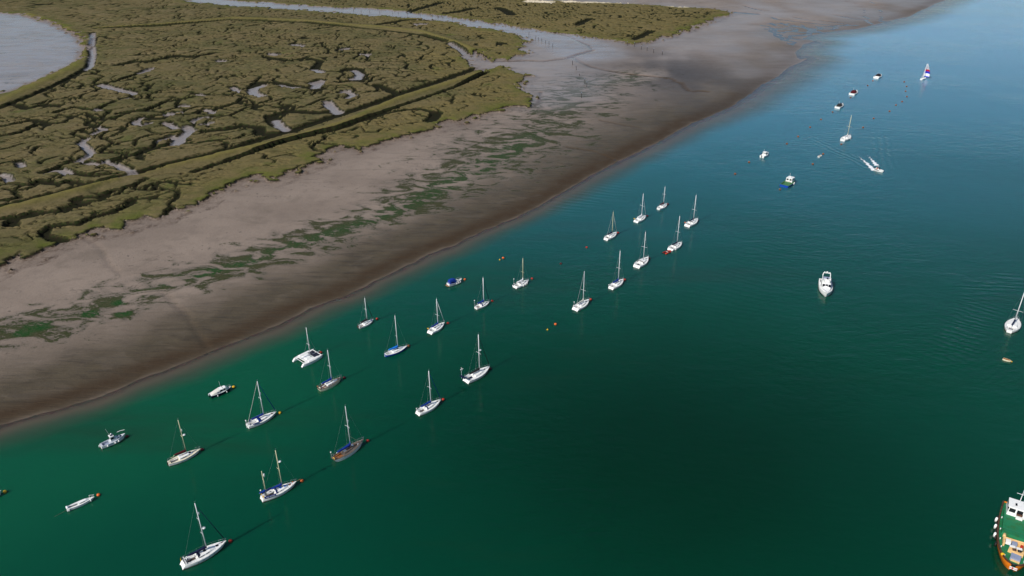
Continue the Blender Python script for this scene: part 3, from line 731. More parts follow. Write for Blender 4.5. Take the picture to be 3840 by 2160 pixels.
def paint(name, col, rough=0.4, spec=0.5, var=0.12, scale=1.5, metal=0.0, col2=None, bump=0.0):
    t = NT(name); P = t.coord()
    n = t.noise(P, scale, 4, 0.6)
    c2 = col2 or tuple(c * (1 - var * 2.2) for c in col)
    c = t.mix(t.ramp(n, 0.40, 0.75), col, c2)
    nrm = t.bump(t.noise(P, 9.0, 3, 0.6), bump, 0.02) if bump else None
    return t.done(t.bsdf(c, rough, spec, nrm, Metallic=metal))
M = {
    'white': paint('gelcoat_white', (0.80, 0.80, 0.78), 0.3, 0.5, 0.05), 'cream': paint('cream_paint', (0.74, 0.68, 0.50), 0.4, 0.5, 0.06),
    'deck': paint('deck_white', (0.74, 0.74, 0.72), 0.6, 0.4, 0.08, 2.5), 'grey_deck': paint('deck_grey', (0.46, 0.49, 0.54), 0.6, 0.4, 0.08, 2.5),
    'teak': paint('weathered_teak', (0.115, 0.090, 0.075), 0.75, 0.3, 0.2, 5.0), 'beige_deck': paint('deck_beige', (0.68, 0.62, 0.47), 0.6, 0.4, 0.08, 2.5),
    'navy': paint('navy_canvas', (0.008, 0.012, 0.05), 0.8, 0.2, 0.2, 4, bump=0.4), 'blue': paint('blue_canvas', (0.006, 0.035, 0.26), 0.8, 0.2, 0.2, 4, bump=0.4),
    'sky_blue': paint('bright_blue_canvas', (0.01, 0.17, 0.62), 0.8, 0.2, 0.15, 4, bump=0.4), 'maroon': paint('maroon_canvas', (0.075, 0.006, 0.010), 0.8, 0.2, 0.2, 4, bump=0.4),
    'hull_blue': paint('blue_hull', (0.010, 0.055, 0.33), 0.25, 0.5, 0.08), 'hull_navy': paint('navy_hull', (0.006, 0.010, 0.035), 0.25, 0.5, 0.1),
    'black': paint('black_rubber', (0.012, 0.012, 0.013), 0.6, 0.4, 0.2), 'glass': paint('dark_glass', (0.010, 0.011, 0.016), 0.08, 0.6, 0.1),
    'alu': paint('mast_alloy', (0.72, 0.73, 0.74), 0.35, 0.5, 0.06), 'gold': paint('mast_gold', (0.62, 0.58, 0.36), 0.35, 0.5, 0.08), 'steel': paint('stainless_steel', (0.62, 0.63, 0.64), 0.25, 0.5, 0.05, metal=0.7),
    'wire': paint('rigging_wire', (0.30, 0.32, 0.33), 0.4, 0.5, 0.05), 'wood': paint('varnished_wood', (0.30, 0.12, 0.035), 0.35, 0.5, 0.2, 6), 'orange_wood': paint('orange_teak', (0.46, 0.20, 0.05), 0.45, 0.4, 0.2, 6),
    'red': paint('red_float', (0.50, 0.030, 0.012), 0.5, 0.4, 0.2, 2), 'dark_red': paint('dark_red_float', (0.13, 0.010, 0.012), 0.5, 0.4, 0.2, 2), 'orange': paint('orange_float', (0.72, 0.135, 0.018), 0.5, 0.4, 0.2, 2),
    'yellow': paint('yellow_float', (0.80, 0.46, 0.015), 0.5, 0.4, 0.12, 2), 'rust': paint('weathered_float', (0.30, 0.105, 0.040), 0.6, 0.3, 0.3, 2),
    'canvas_grey': paint('pale_grey_canvas', (0.60, 0.58, 0.53), 0.8, 0.2, 0.1, 4, bump=0.4), 'antifoul': paint('antifouling', (0.10, 0.012, 0.010), 0.7, 0.3, 0.2),
    'sail': paint('sail_cloth', (0.82, 0.82, 0.84), 0.6, 0.3, 0.04), 'sail_red': paint('sail_red', (0.62, 0.012, 0.035), 0.6, 0.3, 0.05), 'sail_blue': paint('sail_blue', (0.012, 0.030, 0.48), 0.6, 0.3, 0.05),
    'tug_green': paint('deck_green', (0.008, 0.165, 0.068), 0.6, 0.4, 0.2, 1.2, col2=(0.02, 0.12, 0.03)), 'tug_orange': paint('hull_orange', (0.78, 0.20, 0.010), 0.35, 0.5, 0.15, 1.0), 'buff': paint('buff_paint', (0.78, 0.50, 0.22), 0.45, 0.5, 0.12, 2),
    'tug_brown': paint('rubbing_brown', (0.10, 0.045, 0.025), 0.7, 0.3, 0.3, 1.5), 'slate': paint('slate_blue', (0.26, 0.30, 0.42), 0.5, 0.4, 0.08), 'net': paint('trampoline_net', (0.012, 0.016, 0.034), 0.8, 0.2, 0.2),
    'post': paint('wet_timber', (0.035, 0.030, 0.026), 0.8, 0.3, 0.3, 3, bump=0.6), 'green': paint('work_deck_green', (0.05, 0.17, 0.06), 0.6, 0.4, 0.2, 2),
    'jacket': paint('dark_jacket', (0.015, 0.012, 0.016), 0.8, 0.2, 0.2), 'lifejacket': paint('orange_lifejacket', (0.75, 0.10, 0.03), 0.7, 0.3, 0.1), 'skin': paint('skin', (0.48, 0.27, 0.19), 0.55, 0.4, 0.08), 'hair': paint('brown_hair', (0.05, 0.03, 0.018), 0.7, 0.3, 0.1),
    'rope': paint('mooring_rope', (0.10, 0.11, 0.08), 0.9, 0.2, 0.2),
}

def empty(name, x, y, heading, z=0.0):
    o = bpy.data.objects.new(name, None); C.objects.link(o)
    o.location = (x, y, z); o.rotation_euler = (0, 0, heading); o.empty_display_size = 0.5
    return o
def place(stern, bow, zs=0.9, zb=1.3):
    a = np.array(W(*stern, zs)); b = np.array(W(*bow, zb)); d = b - a
    return (a + b) / 2, math.atan2(d[1], d[0]), float(np.hypot(*d))
def top_height(x, y, py):
    """height above (x, y) that the photo shows at pixel row py"""
    a = (1080 - py) / F
    # (z-H)*cos + y*sin = a*(y*cos-(z-H)*sin)
    return H + (a * y * math.cos(TH) - y * math.sin(TH)) / (math.cos(TH) + a * math.sin(TH))

class Hull:
    """fair hull lines; x forward, z = 0 the waterline"""
    def __init__(self, L, beam, ts=0.7, fb=0.85, rise=0.35, p=2.0, tmax=0.45, stem=0.09, transom='reverse', draft=0.45, tr=0.05, srise=0.08, bow_w=0.0):
        self.__dict__.update(locals())
    def b(self, t):
        B = self.beam / 2
        if t < self.tmax:
            return B * (self.ts + (1 - self.ts) * math.sin(math.pi / 2 * t / self.tmax))
        u = (t - self.tmax) / (1 - self.tmax)
        if self.p < 0:
            return max(B * math.sqrt(max(0, 1 - u ** -self.p)), 0.12 * B)
        return max(B * (1 - u ** self.p * (1 - self.bow_w)), 0.015)
    def zs(self, t):
        return self.fb * (1 + self.rise * max(0, t - 0.35) ** 1.7 * 2.0 + self.srise * max(0, 0.35 - t) ** 1.5 * 3)
    def x(self, t):
        return (t - 0.5) * self.L
    def pt(self, t, k):
        """k: 0 sheer .. 4 keel"""
        zs = self.zs(t)
        z = (zs, zs * 0.52, 0.0, -self.draft * 0.55, -self.draft)[k]
        kk = (1.0, 0.99, 0.93, 0.66, 0.02)[k]
        fl = 1 - 0.30 * max(0, t - 0.55) * (k / 2.0 if k < 3 else 1.3)
        x = self.x(t) - self.stem * self.L * (1 - z / zs) * t ** 7
        s = (1 - t) ** 9
        if self.transom == 'reverse': x += self.tr * self.L * (z / zs) * s if z > 0 else 0
        elif self.transom == 'counter': x += self.tr * self.L * (1 - z / zs) * s
        return (x, self.b(t) * kk * fl, z)
    def mesh(self, n=15):
        m = MB(); rings = []
        for i in range(n):
            t = i / (n - 1)
            t = 1 - (1 - t) ** (1.15 if self.p > 0 else 1.9)
            half = [self.pt(t, k) for k in range(5)]
            rings.append([(x, y, z) for x, y, z in half] + [(x, -y, z) for x, y, z in reversed(half)])
        m.loft(rings, False, (False, False))
        k = len(rings[0])
        m.add(rings[0], [tuple(range(k))])
        return m
    def deck(self, cock=None, n=18, cw=0.55, drop=0.45, inset=0.03):
        ts = [1 - (1 - i / (n - 1)) ** (1 if self.p > 0 else 1.9) for i in range(n)]
        if cock:
            ts = [t for t in ts if abs(t - cock[0]) > 0.012 and abs(t - cock[1]) > 0.012] + [cock[0] - 0.002, cock[0] + 0.002, cock[1] - 0.002, cock[1] + 0.002]
        ts.sort(); rings = []
        for t in ts:
            b = max(self.b(t) - inset * 0.5, 0.01); zd = self.zs(t) - inset
            x0 = self.pt(t, 0)[0]
            w = cw * self.beam / 2
            w = min(w, b * 0.78)
            inn = cock and cock[0] < t < cock[1]
            zc = zd - drop if inn else zd + 0.04
            rings.append([(x0, -b, zd), (x0, -w - 0.015, zd + 0.02), (x0, -w, zc), (x0, 0, zc + (0 if inn else 0.015)), (x0, w, zc), (x0, w + 0.015, zd + 0.02), (x0, b, zd)])
        return MB().loft(rings, False, (False, False))
    def strip(self, side, t0, t1, f0, f1, off=0.012, n=12):
        """a painted line along the topsides, between fractions f0..f1 below the sheer"""
        rings = []
        for i in range(n):
            t = t0 + (t1 - t0) * i / (n - 1)
            a = Vector(self.pt(t, 0)); b_ = Vector(self.pt(t, 1))
            p = a.lerp(b_, f0); q = a.lerp(b_, f1)
            rings.append([(p.x, side * (p.y + off), p.z), (q.x, side * (q.y + off), q.z)])
        return MB().loft(rings, False, (False, False))

def sail_lumps(m, p0, p1, r0, r1, n=9, sag=0.06, squash=1.3):
    """a stowed sail or its cover along a spar, lumpy"""
    p0, p1 = Vector(p0), Vector(p1); d = (p1 - p0).normalized(); u = Vector((-d.y, d.x, 0)).normalized(); w = Vector((0, 0, 1))
    rings = []
    for i in range(n):
        s = i / (n - 1)
        c = p0.lerp(p1, s) + w * (-sag * math.sin(math.pi * s))
        r = (r0 + (r1 - r0) * s) * (1 + 0.10 * math.sin(i * 2.3)) * (0.45 if i in (0, n - 1) else 1)
        rings.append([c + u * (r * math.cos(a)) + w * (r * squash * math.sin(a)) for a in [2 * math.pi * j / 8 for j in range(8)]])
    return m.loft(rings)

def hull_parts(o, h, s):
    h.mesh().build('hull', M[s.get('hull', 'white')], o, True)
    ck = s.get('cock', (0.07, 0.31))
    h.deck(ck, cw=s.get('cw', 0.5), drop=s.get('drop', 0.42)).build('deck', M[s.get('deck', 'deck')], o)
    for side in (1, -1):
        if s.get('stripe'):
            h.strip(side, 0.0, 0.985, 0.22, s.get('stripe_w', 0.46)).build('stripe', M[s['stripe']], o)
        h.strip(side, 0.0, 0.99, -0.05, 0.07, 0.018).build('toe_rail', M[s.get('rail', 'white')], o)
        h.strip(side, 0.0, 0.97, 1.72, 1.98, 0.014).build('boot_top', M[s.get('boot', 'antifoul')], o)

def cabin(o, h, t0, t1, wf, hh, mat='white', wins=((0.15, 0.8),), back=0.02, front=0.3, wtaper=0.55, name='coachroof', win_mat='glass', s0=0.30, s1=0.74):
    """coachroof between stations t0..t1; wf its share of the beam; wins: dark side windows as fractions of its length"""
    def ring(f):
        t = t0 + (t1 - t0) * f
        zd = h.zs(t) - 0.02
        w = h.b(t0 + (t1 - t0) * 0.35) * wf * (1 - (1 - wtaper) * max(0, f - 0.25) ** 1.6 / 0.63)
        w = min(w, h.b(t) * 0.86)
        k = min(1, f / back if back > 0 else 1) * min(1, (1 - f) / front)
        k = 0.12 + 0.88 * k ** 0.8
        return h.x(t), zd, w, hh * k
    fs = [0, back, 0.2, 0.4, 0.55, 1 - front, 1 - front * 0.6, 1 - front * 0.25, 1.0]
    rings = []
    for f in sorted(set(fs)):
        x, zd, w, k = ring(f)
        rings.append([(x, w, zd), (x, w * 0.93, zd + k * 0.75), (x, w * 0.80, zd + k), (x, 0, zd + k * 1.12), (x, -w * 0.80, zd + k), (x, -w * 0.93, zd + k * 0.75), (x, -w, zd)])
    c = MB().loft(rings, False, (True, True)).build(name, M[mat], o, False)
    for a, b in wins:
        for side in (1, -1):
            rr = []
            for i in range(5):
                f = a + (b - a) * i / 4
                x, zd, w, k = ring(f)
                e = 0.6 if i in (0, 4) else 1.0
                mid = (s0 + s1) / 2; hs = (s1 - s0) / 2 * e
                rr.append([(x, side * (w * (1 - 0.07 * (mid - hs) / 0.75) + 0.014), zd + k * (mid - hs)), (x, side * (w * (1 - 0.07 * (mid + hs) / 0.75) + 0.014), zd + k * (mid + hs))])
            MB().loft(rr, False, (False, False)).build('window', M[win_mat], c)
    return c, ring

def rig(o, h, s, hc, mt, top):
    """mast and its gear at station mt; top: masthead height above water"""
    xm = h.x(mt); zd = h.zs(mt) + hc * 0.8
    mm = M[s.get('mast', 'alu')]
    rk = s.get('rake', 0.012) * (top - zd)
    tip = Vector((xm - rk, 0, top))
    base = Vector((xm, 0, zd - hc * 0.8))
    at = lambda f: base.lerp(tip, f)
    mr = s.get('mr', 0.088)
    mast = MB().tube(base, tip, mr, mr * 0.72, 8).build('mast', mm, o, True)
    MB().tube(tip, tip + Vector((0.03, 0, 0.55)), 0.012, n=4).box((tip.x + 0.1, 0, top + 0.4), (0.35, 0.02, 0.03)).build('masthead_aerial', M['wire'], mast)
    sp = s.get('spreaders', (0.52,))
    sl = s.get('sl', 0.30) * h.beam
    tips = []
    for f in sp:
        p = at(f)
        for sd in (1, -1):
            q = (p.x - 0.18, sd * sl, p.z + 0.10)
            MB().tube(p, q, 0.042, 0.03, 5).build('spreader', mm, mast)
        tips.append((f, p))
    mf = s.get('hound', 0.97)
    for sd in (1, -1):
        pts = [(xm - 0.15, sd * h.b(mt) * 0.94, h.zs(mt))] + [(p.x - 0.18, sd * sl, p.z + 0.10) for f, p in tips] + [at(mf)]
        MB().path(pts, 0.007, 4).tube((xm - 0.45, sd * h.b(mt) * 0.9, h.zs(mt)), at(sp[0]), 0.007, n=4).build('shroud', M['wire'], o)
    bx = h.pt(0.985, 0)
    stay0 = Vector((bx[0], 0, bx[2] + 0.05)); stay1 = at(mf)
    fst = MB().tube(stay0, stay1, 0.008, n=4).build('forestay', M['wire'], o)
    if s.get('furl'):
        a, b = stay0.lerp(stay1, 0.06), stay0.lerp(stay1, 0.93)
        MB().tube(a, b, 0.085, 0.045, 6).build('furled_jib', M[s['furl']], o, True)
    if s.get('backstay', 1):
        MB().tube(at(1.0), (h.pt(0.01, 0)[0], 0, h.zs(0.0)), s.get('bs', 0.008), n=4).build('backstay', M[s.get('bs_mat', 'wire')], o)
    # boom, with its sail stowed under a cover
    bt = s.get('boom_t', 0.14); zb = h.zs(mt) + hc + s.get('boom_h', 0.62)
    off = s.get('boom_y', 0.10)
    p0, p1 = Vector((xm - 0.05, 0, zb)), Vector((h.x(bt), off, zb - 0.05))
    boom = MB().tube(p0, p1, 0.06, n=6).build('boom', mm, o, True)
    if s.get('cover'):
        cov = MB()
        sail_lumps(cov, p0 + Vector((0.12, 0, 0.14)), p1.lerp(p0, 0.05) + Vector((0, 0, 0.10)), s.get('cr', 0.20) * 1.4, 0.17)
        sail_lumps(cov, p0 + Vector((-0.05, 0, 0.05)), at(0) + (tip - base) * ((zb + s.get('cover_up', 0.95) - base.z) / (tip.z - base.z)) + Vector((-0.06, 0, 0)), 0.27, 0.15, 5, 0)
        cov.build('sail_cover', M[s['cover']], boom, True)
    if s.get('radar'):
        p = at(s['radar'])
        MB().box((p.x + 0.22, 0, p.z - 0.12), (0.45, 0.14, 0.06)).build('radar_bracket', mm, mast)
        MB().ball((p.x + 0.45, 0, p.z), (0.34, 0.34, 0.20), 12, 8).build('radar_dome', M['white'], mast, True)
    for f in s.get('reflector', ()):
        p = at(f)
        MB().tube((p.x + 0.20, 0.03, p.z - 0.30), (p.x + 0.20, 0.03, p.z + 0.30), 0.13, n=8).build('radar_reflector', M['white'], mast, True)
    return at

def rails(o, h, s):
    zb = h.zs(0.97)
    if s.get('pulpit', 1):
        m = MB()
        pts = [(h.x(t), sd * h.b(t) * 0.9, h.zs(t) + 0.62) for t, sd in ((0.86, 1), (0.94, 1), (0.985, 1))] + [(h.x(1.0) + 0.05, 0, zb + 0.66)] + [(h.x(t), sd * h.b(t) * 0.9, h.zs(t) + 0.62) for t, sd in ((0.985, -1), (0.94, -1), (0.86, -1))]
        m.path(pts, 0.022, 4)
        for p in (pts[0], pts[1], pts[2], pts[4], pts[5], pts[6]):
            m.tube(p, (p[0] - 0.02, p[1], h.zs(0.9)), 0.02, n=4)
        m.build('pulpit', M['steel'], o)
    if s.get('guard', 1):
        for sd in (1, -1):
            m = MB(); prev = None
            for t in (0.10, 0.25, 0.41, 0.57, 0.72, 0.86):
                p = (h.x(t), sd * h.b(t) * 0.95, h.zs(t) + 0.58)
                m.tube((p[0], p[1], h.zs(t)), p, 0.016, n=4)
                if prev: m.tube(prev, p, 0.008, n=3)
                prev = p
            m.build('guard_rail', M['wire'], o)
    if s.get('pushpit', 1):
        pts = [(h.pt(0.10, 0)[0], h.b(0.10) * 0.93, h.zs(0) + 0.6), (h.pt(0.02, 0)[0], h.b(0.02) * 0.9, h.zs(0) + 0.6), (h.pt(0.015, 0)[0], -h.b(0.02) * 0.9, h.zs(0) + 0.6), (h.pt(0.10, 0)[0], -h.b(0.10) * 0.93, h.zs(0) + 0.6)]
        m = MB().path(pts, 0.022, 4)
        for p in pts: m.tube(p, (p[0], p[1], h.zs(0)), 0.02, n=4)
        m.build('pushpit', M['steel'], o)

def hood(o, h, t0, t1, w, z0, hh, mat, name='sprayhood', open_back=True):
    """folded-forward canvas hood: arcs from the aft bow down to the coachroof"""
    rings = []
    for f in (0.0, 0.35, 0.7, 1.0):
        t = t0 + (t1 - t0) * f
        k = hh * (1.0, 0.98, 0.72, 0.12)[int(round(f * 3))]
        rings.append([(h.x(t), w * math.cos(a) * (1 - 0.1 * f), z0 + k * math.sin(a) ** 0.8) for a in [math.pi * j / 10 for j in range(11)]])
    m = MB().loft(rings, False, (False, False))
    inner = [[(x - 0.0, y * 0.985, z - 0.02) for x, y, z in r] for r in rings]
    m.loft([list(reversed(r)) for r in inner], False, (False, False))
    hd = m.build(name, M[mat], o, True)
    t = t0 + (t1 - t0) * 0.80
    r = [(h.x(t) + 0.06, y, z0 + hh * 0.42) for y in (-w * 0.55, w * 0.55)]
    MB().quad(r[0], r[1], (h.x(t) - 0.20, w * 0.5, z0 + hh * 0.74), (h.x(t) - 0.20, -w * 0.5, z0 + hh * 0.74)).build('hood_window', M['glass'], hd)
    return hd

def fender(o, h, t, sd, z=0.35, r=0.12, ln=0.6, mat='white'):
    y = sd * (h.b(t) + r)
    MB().tube((h.x(t), y, z - ln / 2), (h.x(t), y, z + ln / 2), r, n=8).ball((h.x(t), y, z + ln / 2), r, 8, 4).build('fender', M[mat], o, True)

def outboard(o, x, y, z, cover='white', sc_=1.0):
    m = MB().box((x, y, z + 0.28 * sc_), (0.30 * sc_, 0.24 * sc_, 0.42 * sc_), 0, 0.8)
    e = m.build('outboard_engine', M[cover], o)
    MB().box((x - 0.02, y, z - 0.25 * sc_), (0.14 * sc_, 0.10 * sc_, 0.75 * sc_), 0, 1.3).build('engine_leg', M['black'], e)

def yacht(name, label, cat, stern, bow, mast_row, s):
    """a moored sailing yacht; stern and bow tip as seen on deck, mast_row the pixel row of the masthead"""
    pos, hd, L = place(stern, bow, s.get('zst', 0.85), s.get('zbw', 1.25))
    L *= s.get('lk', 1.0)
    o = empty(name, pos[0], pos[1], hd)
    tag(o, label, cat, 'sailing yachts lying to mooring buoys')
    h = Hull(L, s.get('beam', 0.315) * 1.08 * L, s.get('ts', 0.68), s.get('fb', 0.088) * L, s.get('rise', 0.40), s.get('p', 1.9), s.get('tmax', 0.42), s.get('stem', 0.10), s.get('transom', 'reverse'), 0.5, s.get('tr', 0.05))
    hull_parts(o, h, s)
    ck = s.get('cock', (0.07, 0.31))
    hc = s.get('hc', 0.40)
    c0, c1 = s.get('cab', (ck[1] + 0.012, 0.74))
    cab, ring = cabin(o, h, c0, c1, s.get('wf', 0.62), hc, s.get('cabmat', 'white'), s.get('wins', ((0.10, 0.42), (0.50, 0.70))))
    mt = s.get('mt', 0.575)
    xm = pos[0] + math.cos(hd) * h.x(mt); ym = pos[1] + math.sin(hd) * h.x(mt)
    top = top_height(xm, ym, mast_row)
    # companionway and hatches
    x, zd, w, k = ring(0.03)
    MB().box((x - 0.05, 0, zd + k * 0.30), (0.08, w * 0.85, k * 1.5), 0, 0.9, 1.0, 0.10).build('companionway', M[s.get('washboard', 'wood')], cab)
    MB().box((x + 0.45, 0, zd + k * 1.12 + 0.02), (0.75, w * 0.72, 0.07)).build('sliding_hatch', M[s.get('hatchmat', 'deck')], cab)
    for t, wd, m_ in s.get('hatches', ((0.79, 0.42, 'glass'),)):
        zz = h.zs(t) + 0.05
        if c0 < t < c1 - 0.02:
            f = (t - c0) / (c1 - c0); zz = ring(f)[1] + ring(f)[3] * 1.12
        MB().box((h.x(t), 0, zz + 0.015), (wd, wd, 0.06)).build('hatch', M[m_], o)
    # cockpit
    zf = h.zs(0.2) - s.get('drop', 0.42)
    for sd in (1, -1):
        wq = min(s.get('cw', 0.5) * h.beam / 2, h.b(0.2) * 0.75)
        MB().box((h.x((ck[0] + ck[1]) / 2), sd * wq * 0.78, zf + 0.15), ((ck[1] - ck[0]) * L * 0.9, wq * 0.42, 0.24)).build('cockpit_seat', M[s.get('seat', 'deck')], o)
    MB().box((h.x((ck[0] + ck[1]) / 2), 0, zf + 0.012), ((ck[1] - ck[0]) * L * 0.86, wq * 1.05, 0.02)).build('cockpit_sole', M[s.get('sole', 'teak')], o)
    if s.get('wheel'):
        xw = h.x(ck[0] + 0.05)
        MB().ring((xw, 0, zf + 0.85), 0.42, 0.03, 'x', 16, 5).path([(xw, -0.42, zf + 0.85), (xw, 0.42, zf + 0.85)], 0.015).build('wheel', M['steel'], o)
        MB().box((xw + 0.15, 0, zf + 0.45), (0.2, 0.25, 0.9)).build('pedestal', M[s.get('pedestal', 'white')], o)
    else:
        MB().tube((h.x(0.03), 0, h.zs(0) + 0.05), (h.x(ck[0] + 0.10), 0.05, h.zs(0) + 0.22), 0.035, n=5).build('tiller', M['wood'], o)
    at = rig(o, h, s, hc, mt, top)
    rails(o, h, s)
    if s.get('hood'):
        t0 = ck[1] + 0.022
        hood(o, h, t0, t0 + s.get('hood_l', 0.09), h.b(t0) * s.get('hood_w', 0.60), h.zs(t0) + 0.05, s.get('hood_h', 0.95) * 0.85, s['hood'])
    if s.get('rudder'):
        MB().box((h.pt(0, 0)[0] - 0.16, 0, 0.15), (0.30, 0.06, 1.3), 0, 1.0, 0.6, 0.1).build('rudder', M[s['rudder']], o)
    for t, sd in s.get('fenders', ()):
        fender(o, h, t, sd)
    for kind, y, z_, m_ in s.get('stern_gear', ()):
        xx = h.pt(0.02, 0)[0]; zz = h.zs(0)
        if kind == 'ring':
            MB().ring((xx, y * h.beam, zz + z_), 0.26, 0.09, 'x', 12, 6, (-0.3, 3.6)).build('lifebuoy', M[m_], o, True)
        elif kind == 'ball':
            MB().tube((xx, y * h.beam, zz), (xx, y * h.beam, zz + z_), 0.02, n=4).ball((xx, y * h.beam, zz + z_), 0.17, 8, 6).build('danbuoy', M[m_], o, True)
        elif kind == 'post':
            MB().tube((xx, y * h.beam, zz), (xx, y * h.beam, zz + z_), 0.03, n=5).tube((xx, y * h.beam, zz + z_ - 0.25), (xx, y * h.beam, zz + z_ + 0.12), 0.10, n=7).build('aerial_post', M[m_], o, True)
        elif kind == 'flag':
            f_ = MB().tube((xx, y * h.beam, zz), (xx - 0.25, y * h.beam, zz + 1.3), 0.02, n=4).build('ensign_staff', M['wood'], o)
            rows = [[(xx - 0.22 - 0.05 * j, y * h.beam + 0.06 * math.sin(j * 1.7) * i, zz + 1.25 - 0.32 * i - 0.10 * j) for j in range(5)] for i in range(3)]
            MB().loft(rows, False, (False, False)).build('ensign', M[m_], f_, True)
        elif kind == 'outboard':
            outboard(o, xx - 0.12, y * h.beam, zz * 0.45, m_)
    return o, h, L, ring, at

def lettering(o, text, size, loc, rot, mat):
    cu = bpy.data.curves.new('lettering', 'FONT'); cu.body = text; cu.size = size; cu.extrude = 0.004; cu.align_x = 'CENTER'; cu.align_y = 'CENTER'
    tmp = bpy.data.objects.new('tmp', cu); C.objects.link(tmp)
    dg = bpy.context.evaluated_depsgraph_get(); dg.update()
    me = bpy.data.meshes.new_from_object(tmp.evaluated_get(dg))
    bpy.data.objects.remove(tmp); bpy.data.curves.remove(cu)
    me.name = 'lettering'; me.materials.clear(); me.materials.append(M[mat])
    l = bpy.data.objects.new('lettering', me); C.objects.link(l)
    l.parent = o; l.location = loc; l.rotation_euler = rot
    return l
# ------------------------------------------------------------------ sailing yachts
Y = yacht; N = 'sailing_yacht'
o, h, L, ring, at = Y(N, 'large white sailing yacht with black furled jib, navy boom cover and two radar domes', 'yacht', (676, 2116), (849, 2025), 1886,
    dict(beam=0.30, ts=0.62, tr=0.07, spreaders=(0.36, 0.66), sl=0.26, radar=0.47, reflector=(0.78,), furl='navy', cover='navy', hood='navy', hood_l=0.07, wheel=1, pedestal='navy', sole='teak',
         wins=((0.06, 0.38), (0.44, 0.66)), hatches=((0.79, 0.5, 'glass'), (0.52, 0.55, 'glass'), (0.42, 0.4, 'deck')), mr=0.11, cock=(0.09, 0.33), stern_gear=(('post', -0.24, 1.9, 'white'), ('ring', 0.10, 0.5, 'navy'), ('flag', 0.16, 0, 'yellow'), ('ring', -0.18, 0.45, 'navy'))))
for f in (0.30, 0.42, 0.54, 0.66):
    h.strip(-1, f, f + 0.035, 0.75, 1.0, 0.016, 4).build('hull_port', M['glass'], o)
MB().box((h.x(0.90), 0.1, h.zs(0.9) + 0.08), (0.3, 0.2, 0.12)).build('windlass', M['dark_red'], o)
o, h, L, ring, at = Y('ketch', 'two-masted white ketch with royal blue sail covers and blue dodgers lettered in white', 'yacht', (978, 1866), (1112, 1801), 1688,
    dict(beam=0.30, ts=0.60, tr=0.03, mast='gold', spreaders=(0.50,), radar=0.69, furl=None, cover='blue', hood='blue', hood_l=0.05, hood_w=0.72, wins=((0.10, 0.26), (0.32, 0.50)), win_mat='glass', washboard='red', sole='teak', deck='deck', rail='wood',
         hatches=((0.80, 0.45, 'wood'), (0.66, 0.5, 'sky_blue'), (0.55, 0.5, 'sky_blue')), mr=0.105, cock=(0.13, 0.36), mt=0.60, boom_t=0.28, stern_gear=(('ring', -0.24, 0.5, 'yellow'), ('ring', 0.24, 0.5, 'yellow'), ('ball', 0.18, 1.6, 'white'))))
hd = o.rotation_euler.z
xz = h.x(0.155); px_, py_ = o.location.x + math.cos(hd) * xz, o.location.y + math.sin(hd) * xz
ztop = top_height(px_, py_, 1766)
mz = MB().tube((xz, 0, h.zs(0.1)), (xz - 0.1, 0, ztop), 0.085, 0.06, 8).build('mizzen_mast', M['gold'], o, True)
MB().tube((xz + 0.25, 0, ztop - 1.7), (xz + 0.25, 0, ztop - 0.9), 0.17, n=8).build('radar_reflector', M['white'], mz, True)
for sd in (1, -1):
    MB().tube((xz, 0, ztop - 2.6), (xz - 0.1, sd * 0.55, ztop - 2.5), 0.03, n=4).build('spreader', M['gold'], mz)
    MB().path([(xz - 0.1, sd * h.b(0.1) * 0.9, h.zs(0.1)), (xz - 0.1, sd * 0.55, ztop - 2.5), (xz - 0.1, 0, ztop)], 0.014, 4).build('shroud', M['wire'], o)
mb = MB().tube((xz - 0.1, 0, h.zs(0) + 1.35), (h.x(-0.02), 0, h.zs(0) + 1.25), 0.05).build('mizzen_boom', M['gold'], o)
sail_lumps(MB(), (xz, 0, h.zs(0) + 1.5), (h.x(-0.02), 0, h.zs(0) + 1.38), 0.24, 0.14).build('sail_cover', M['blue'], mb, True)
for sd in (1, -1):
    rr = []
    for i in range(6):
        t = 0.06 + 0.30 * i / 5
        rr.append([(h.x(t), sd * h.b(t) * 0.985, h.zs(t) + 0.06), (h.x(t), sd * h.b(t) * 0.96, h.zs(t) + 0.62)])
    dg_ = MB().loft(rr, False, (False, False)).build('dodger', M['blue'], o)
    t = 0.21; a_ = math.atan2(h.b(0.36) - h.b(0.06), 0.30 * L)
    lettering(dg_, 'SEA BAND', 0.40, (h.x(t), sd * (h.b(t) + 0.035), h.zs(t) + 0.34), (math.radians(87), 0, -a_ if sd < 0 else math.pi + a_), 'white')
MB().path([(h.x(1.0), 0, h.zs(1)), (h.x(1.0) + 0.9, 0, h.zs(1) + 0.1)], 0.06).build('bowsprit', M['wood'], o)
MB().ball((h.x(0.90), 0.25, h.zs(0.9) + 0.15), 0.16, 8, 6).build('deck_float', M['orange'], o, True)
o, h, L, ring, at = Y(N, 'slim white yacht with grey weathered teak decks and an orange varnished cockpit door', 'yacht', (1247, 1722), (1364, 1646), 1522,
    dict(beam=0.285, ts=0.50, tr=0.07, transom='counter', deck='teak', cabmat='teak', rail='wood', hc=0.34, spreaders=(0.52,), reflector=(0.64,), cover='blue', washboard='orange_wood', wins=((0.15, 0.5),), sole='wood', seat='wood', boot='white', hatches=((0.70, 0.45, 'wood'), (0.56, 0.5, 'wood')), cw=0.55,
         cr=0.24, cover_up=1.3, wf=0.50, rise=0.55, stern_gear=(('ring', -0.10, 0.25, 'yellow'), ('ball', 0.22, 1.6, 'white'))))
MB().ball((h.x(0.64), 0.1, h.zs(0.6) + 0.45), (0.30, 0.26, 0.2), 10, 6).build('vent_cowl', M['white'], o, True)
MB().ball((h.x(0.78), -0.3, h.zs(0.78) + 0.12), (0.22, 0.16, 0.12), 8, 6).build('deck_fitting', M['white'], o, True)
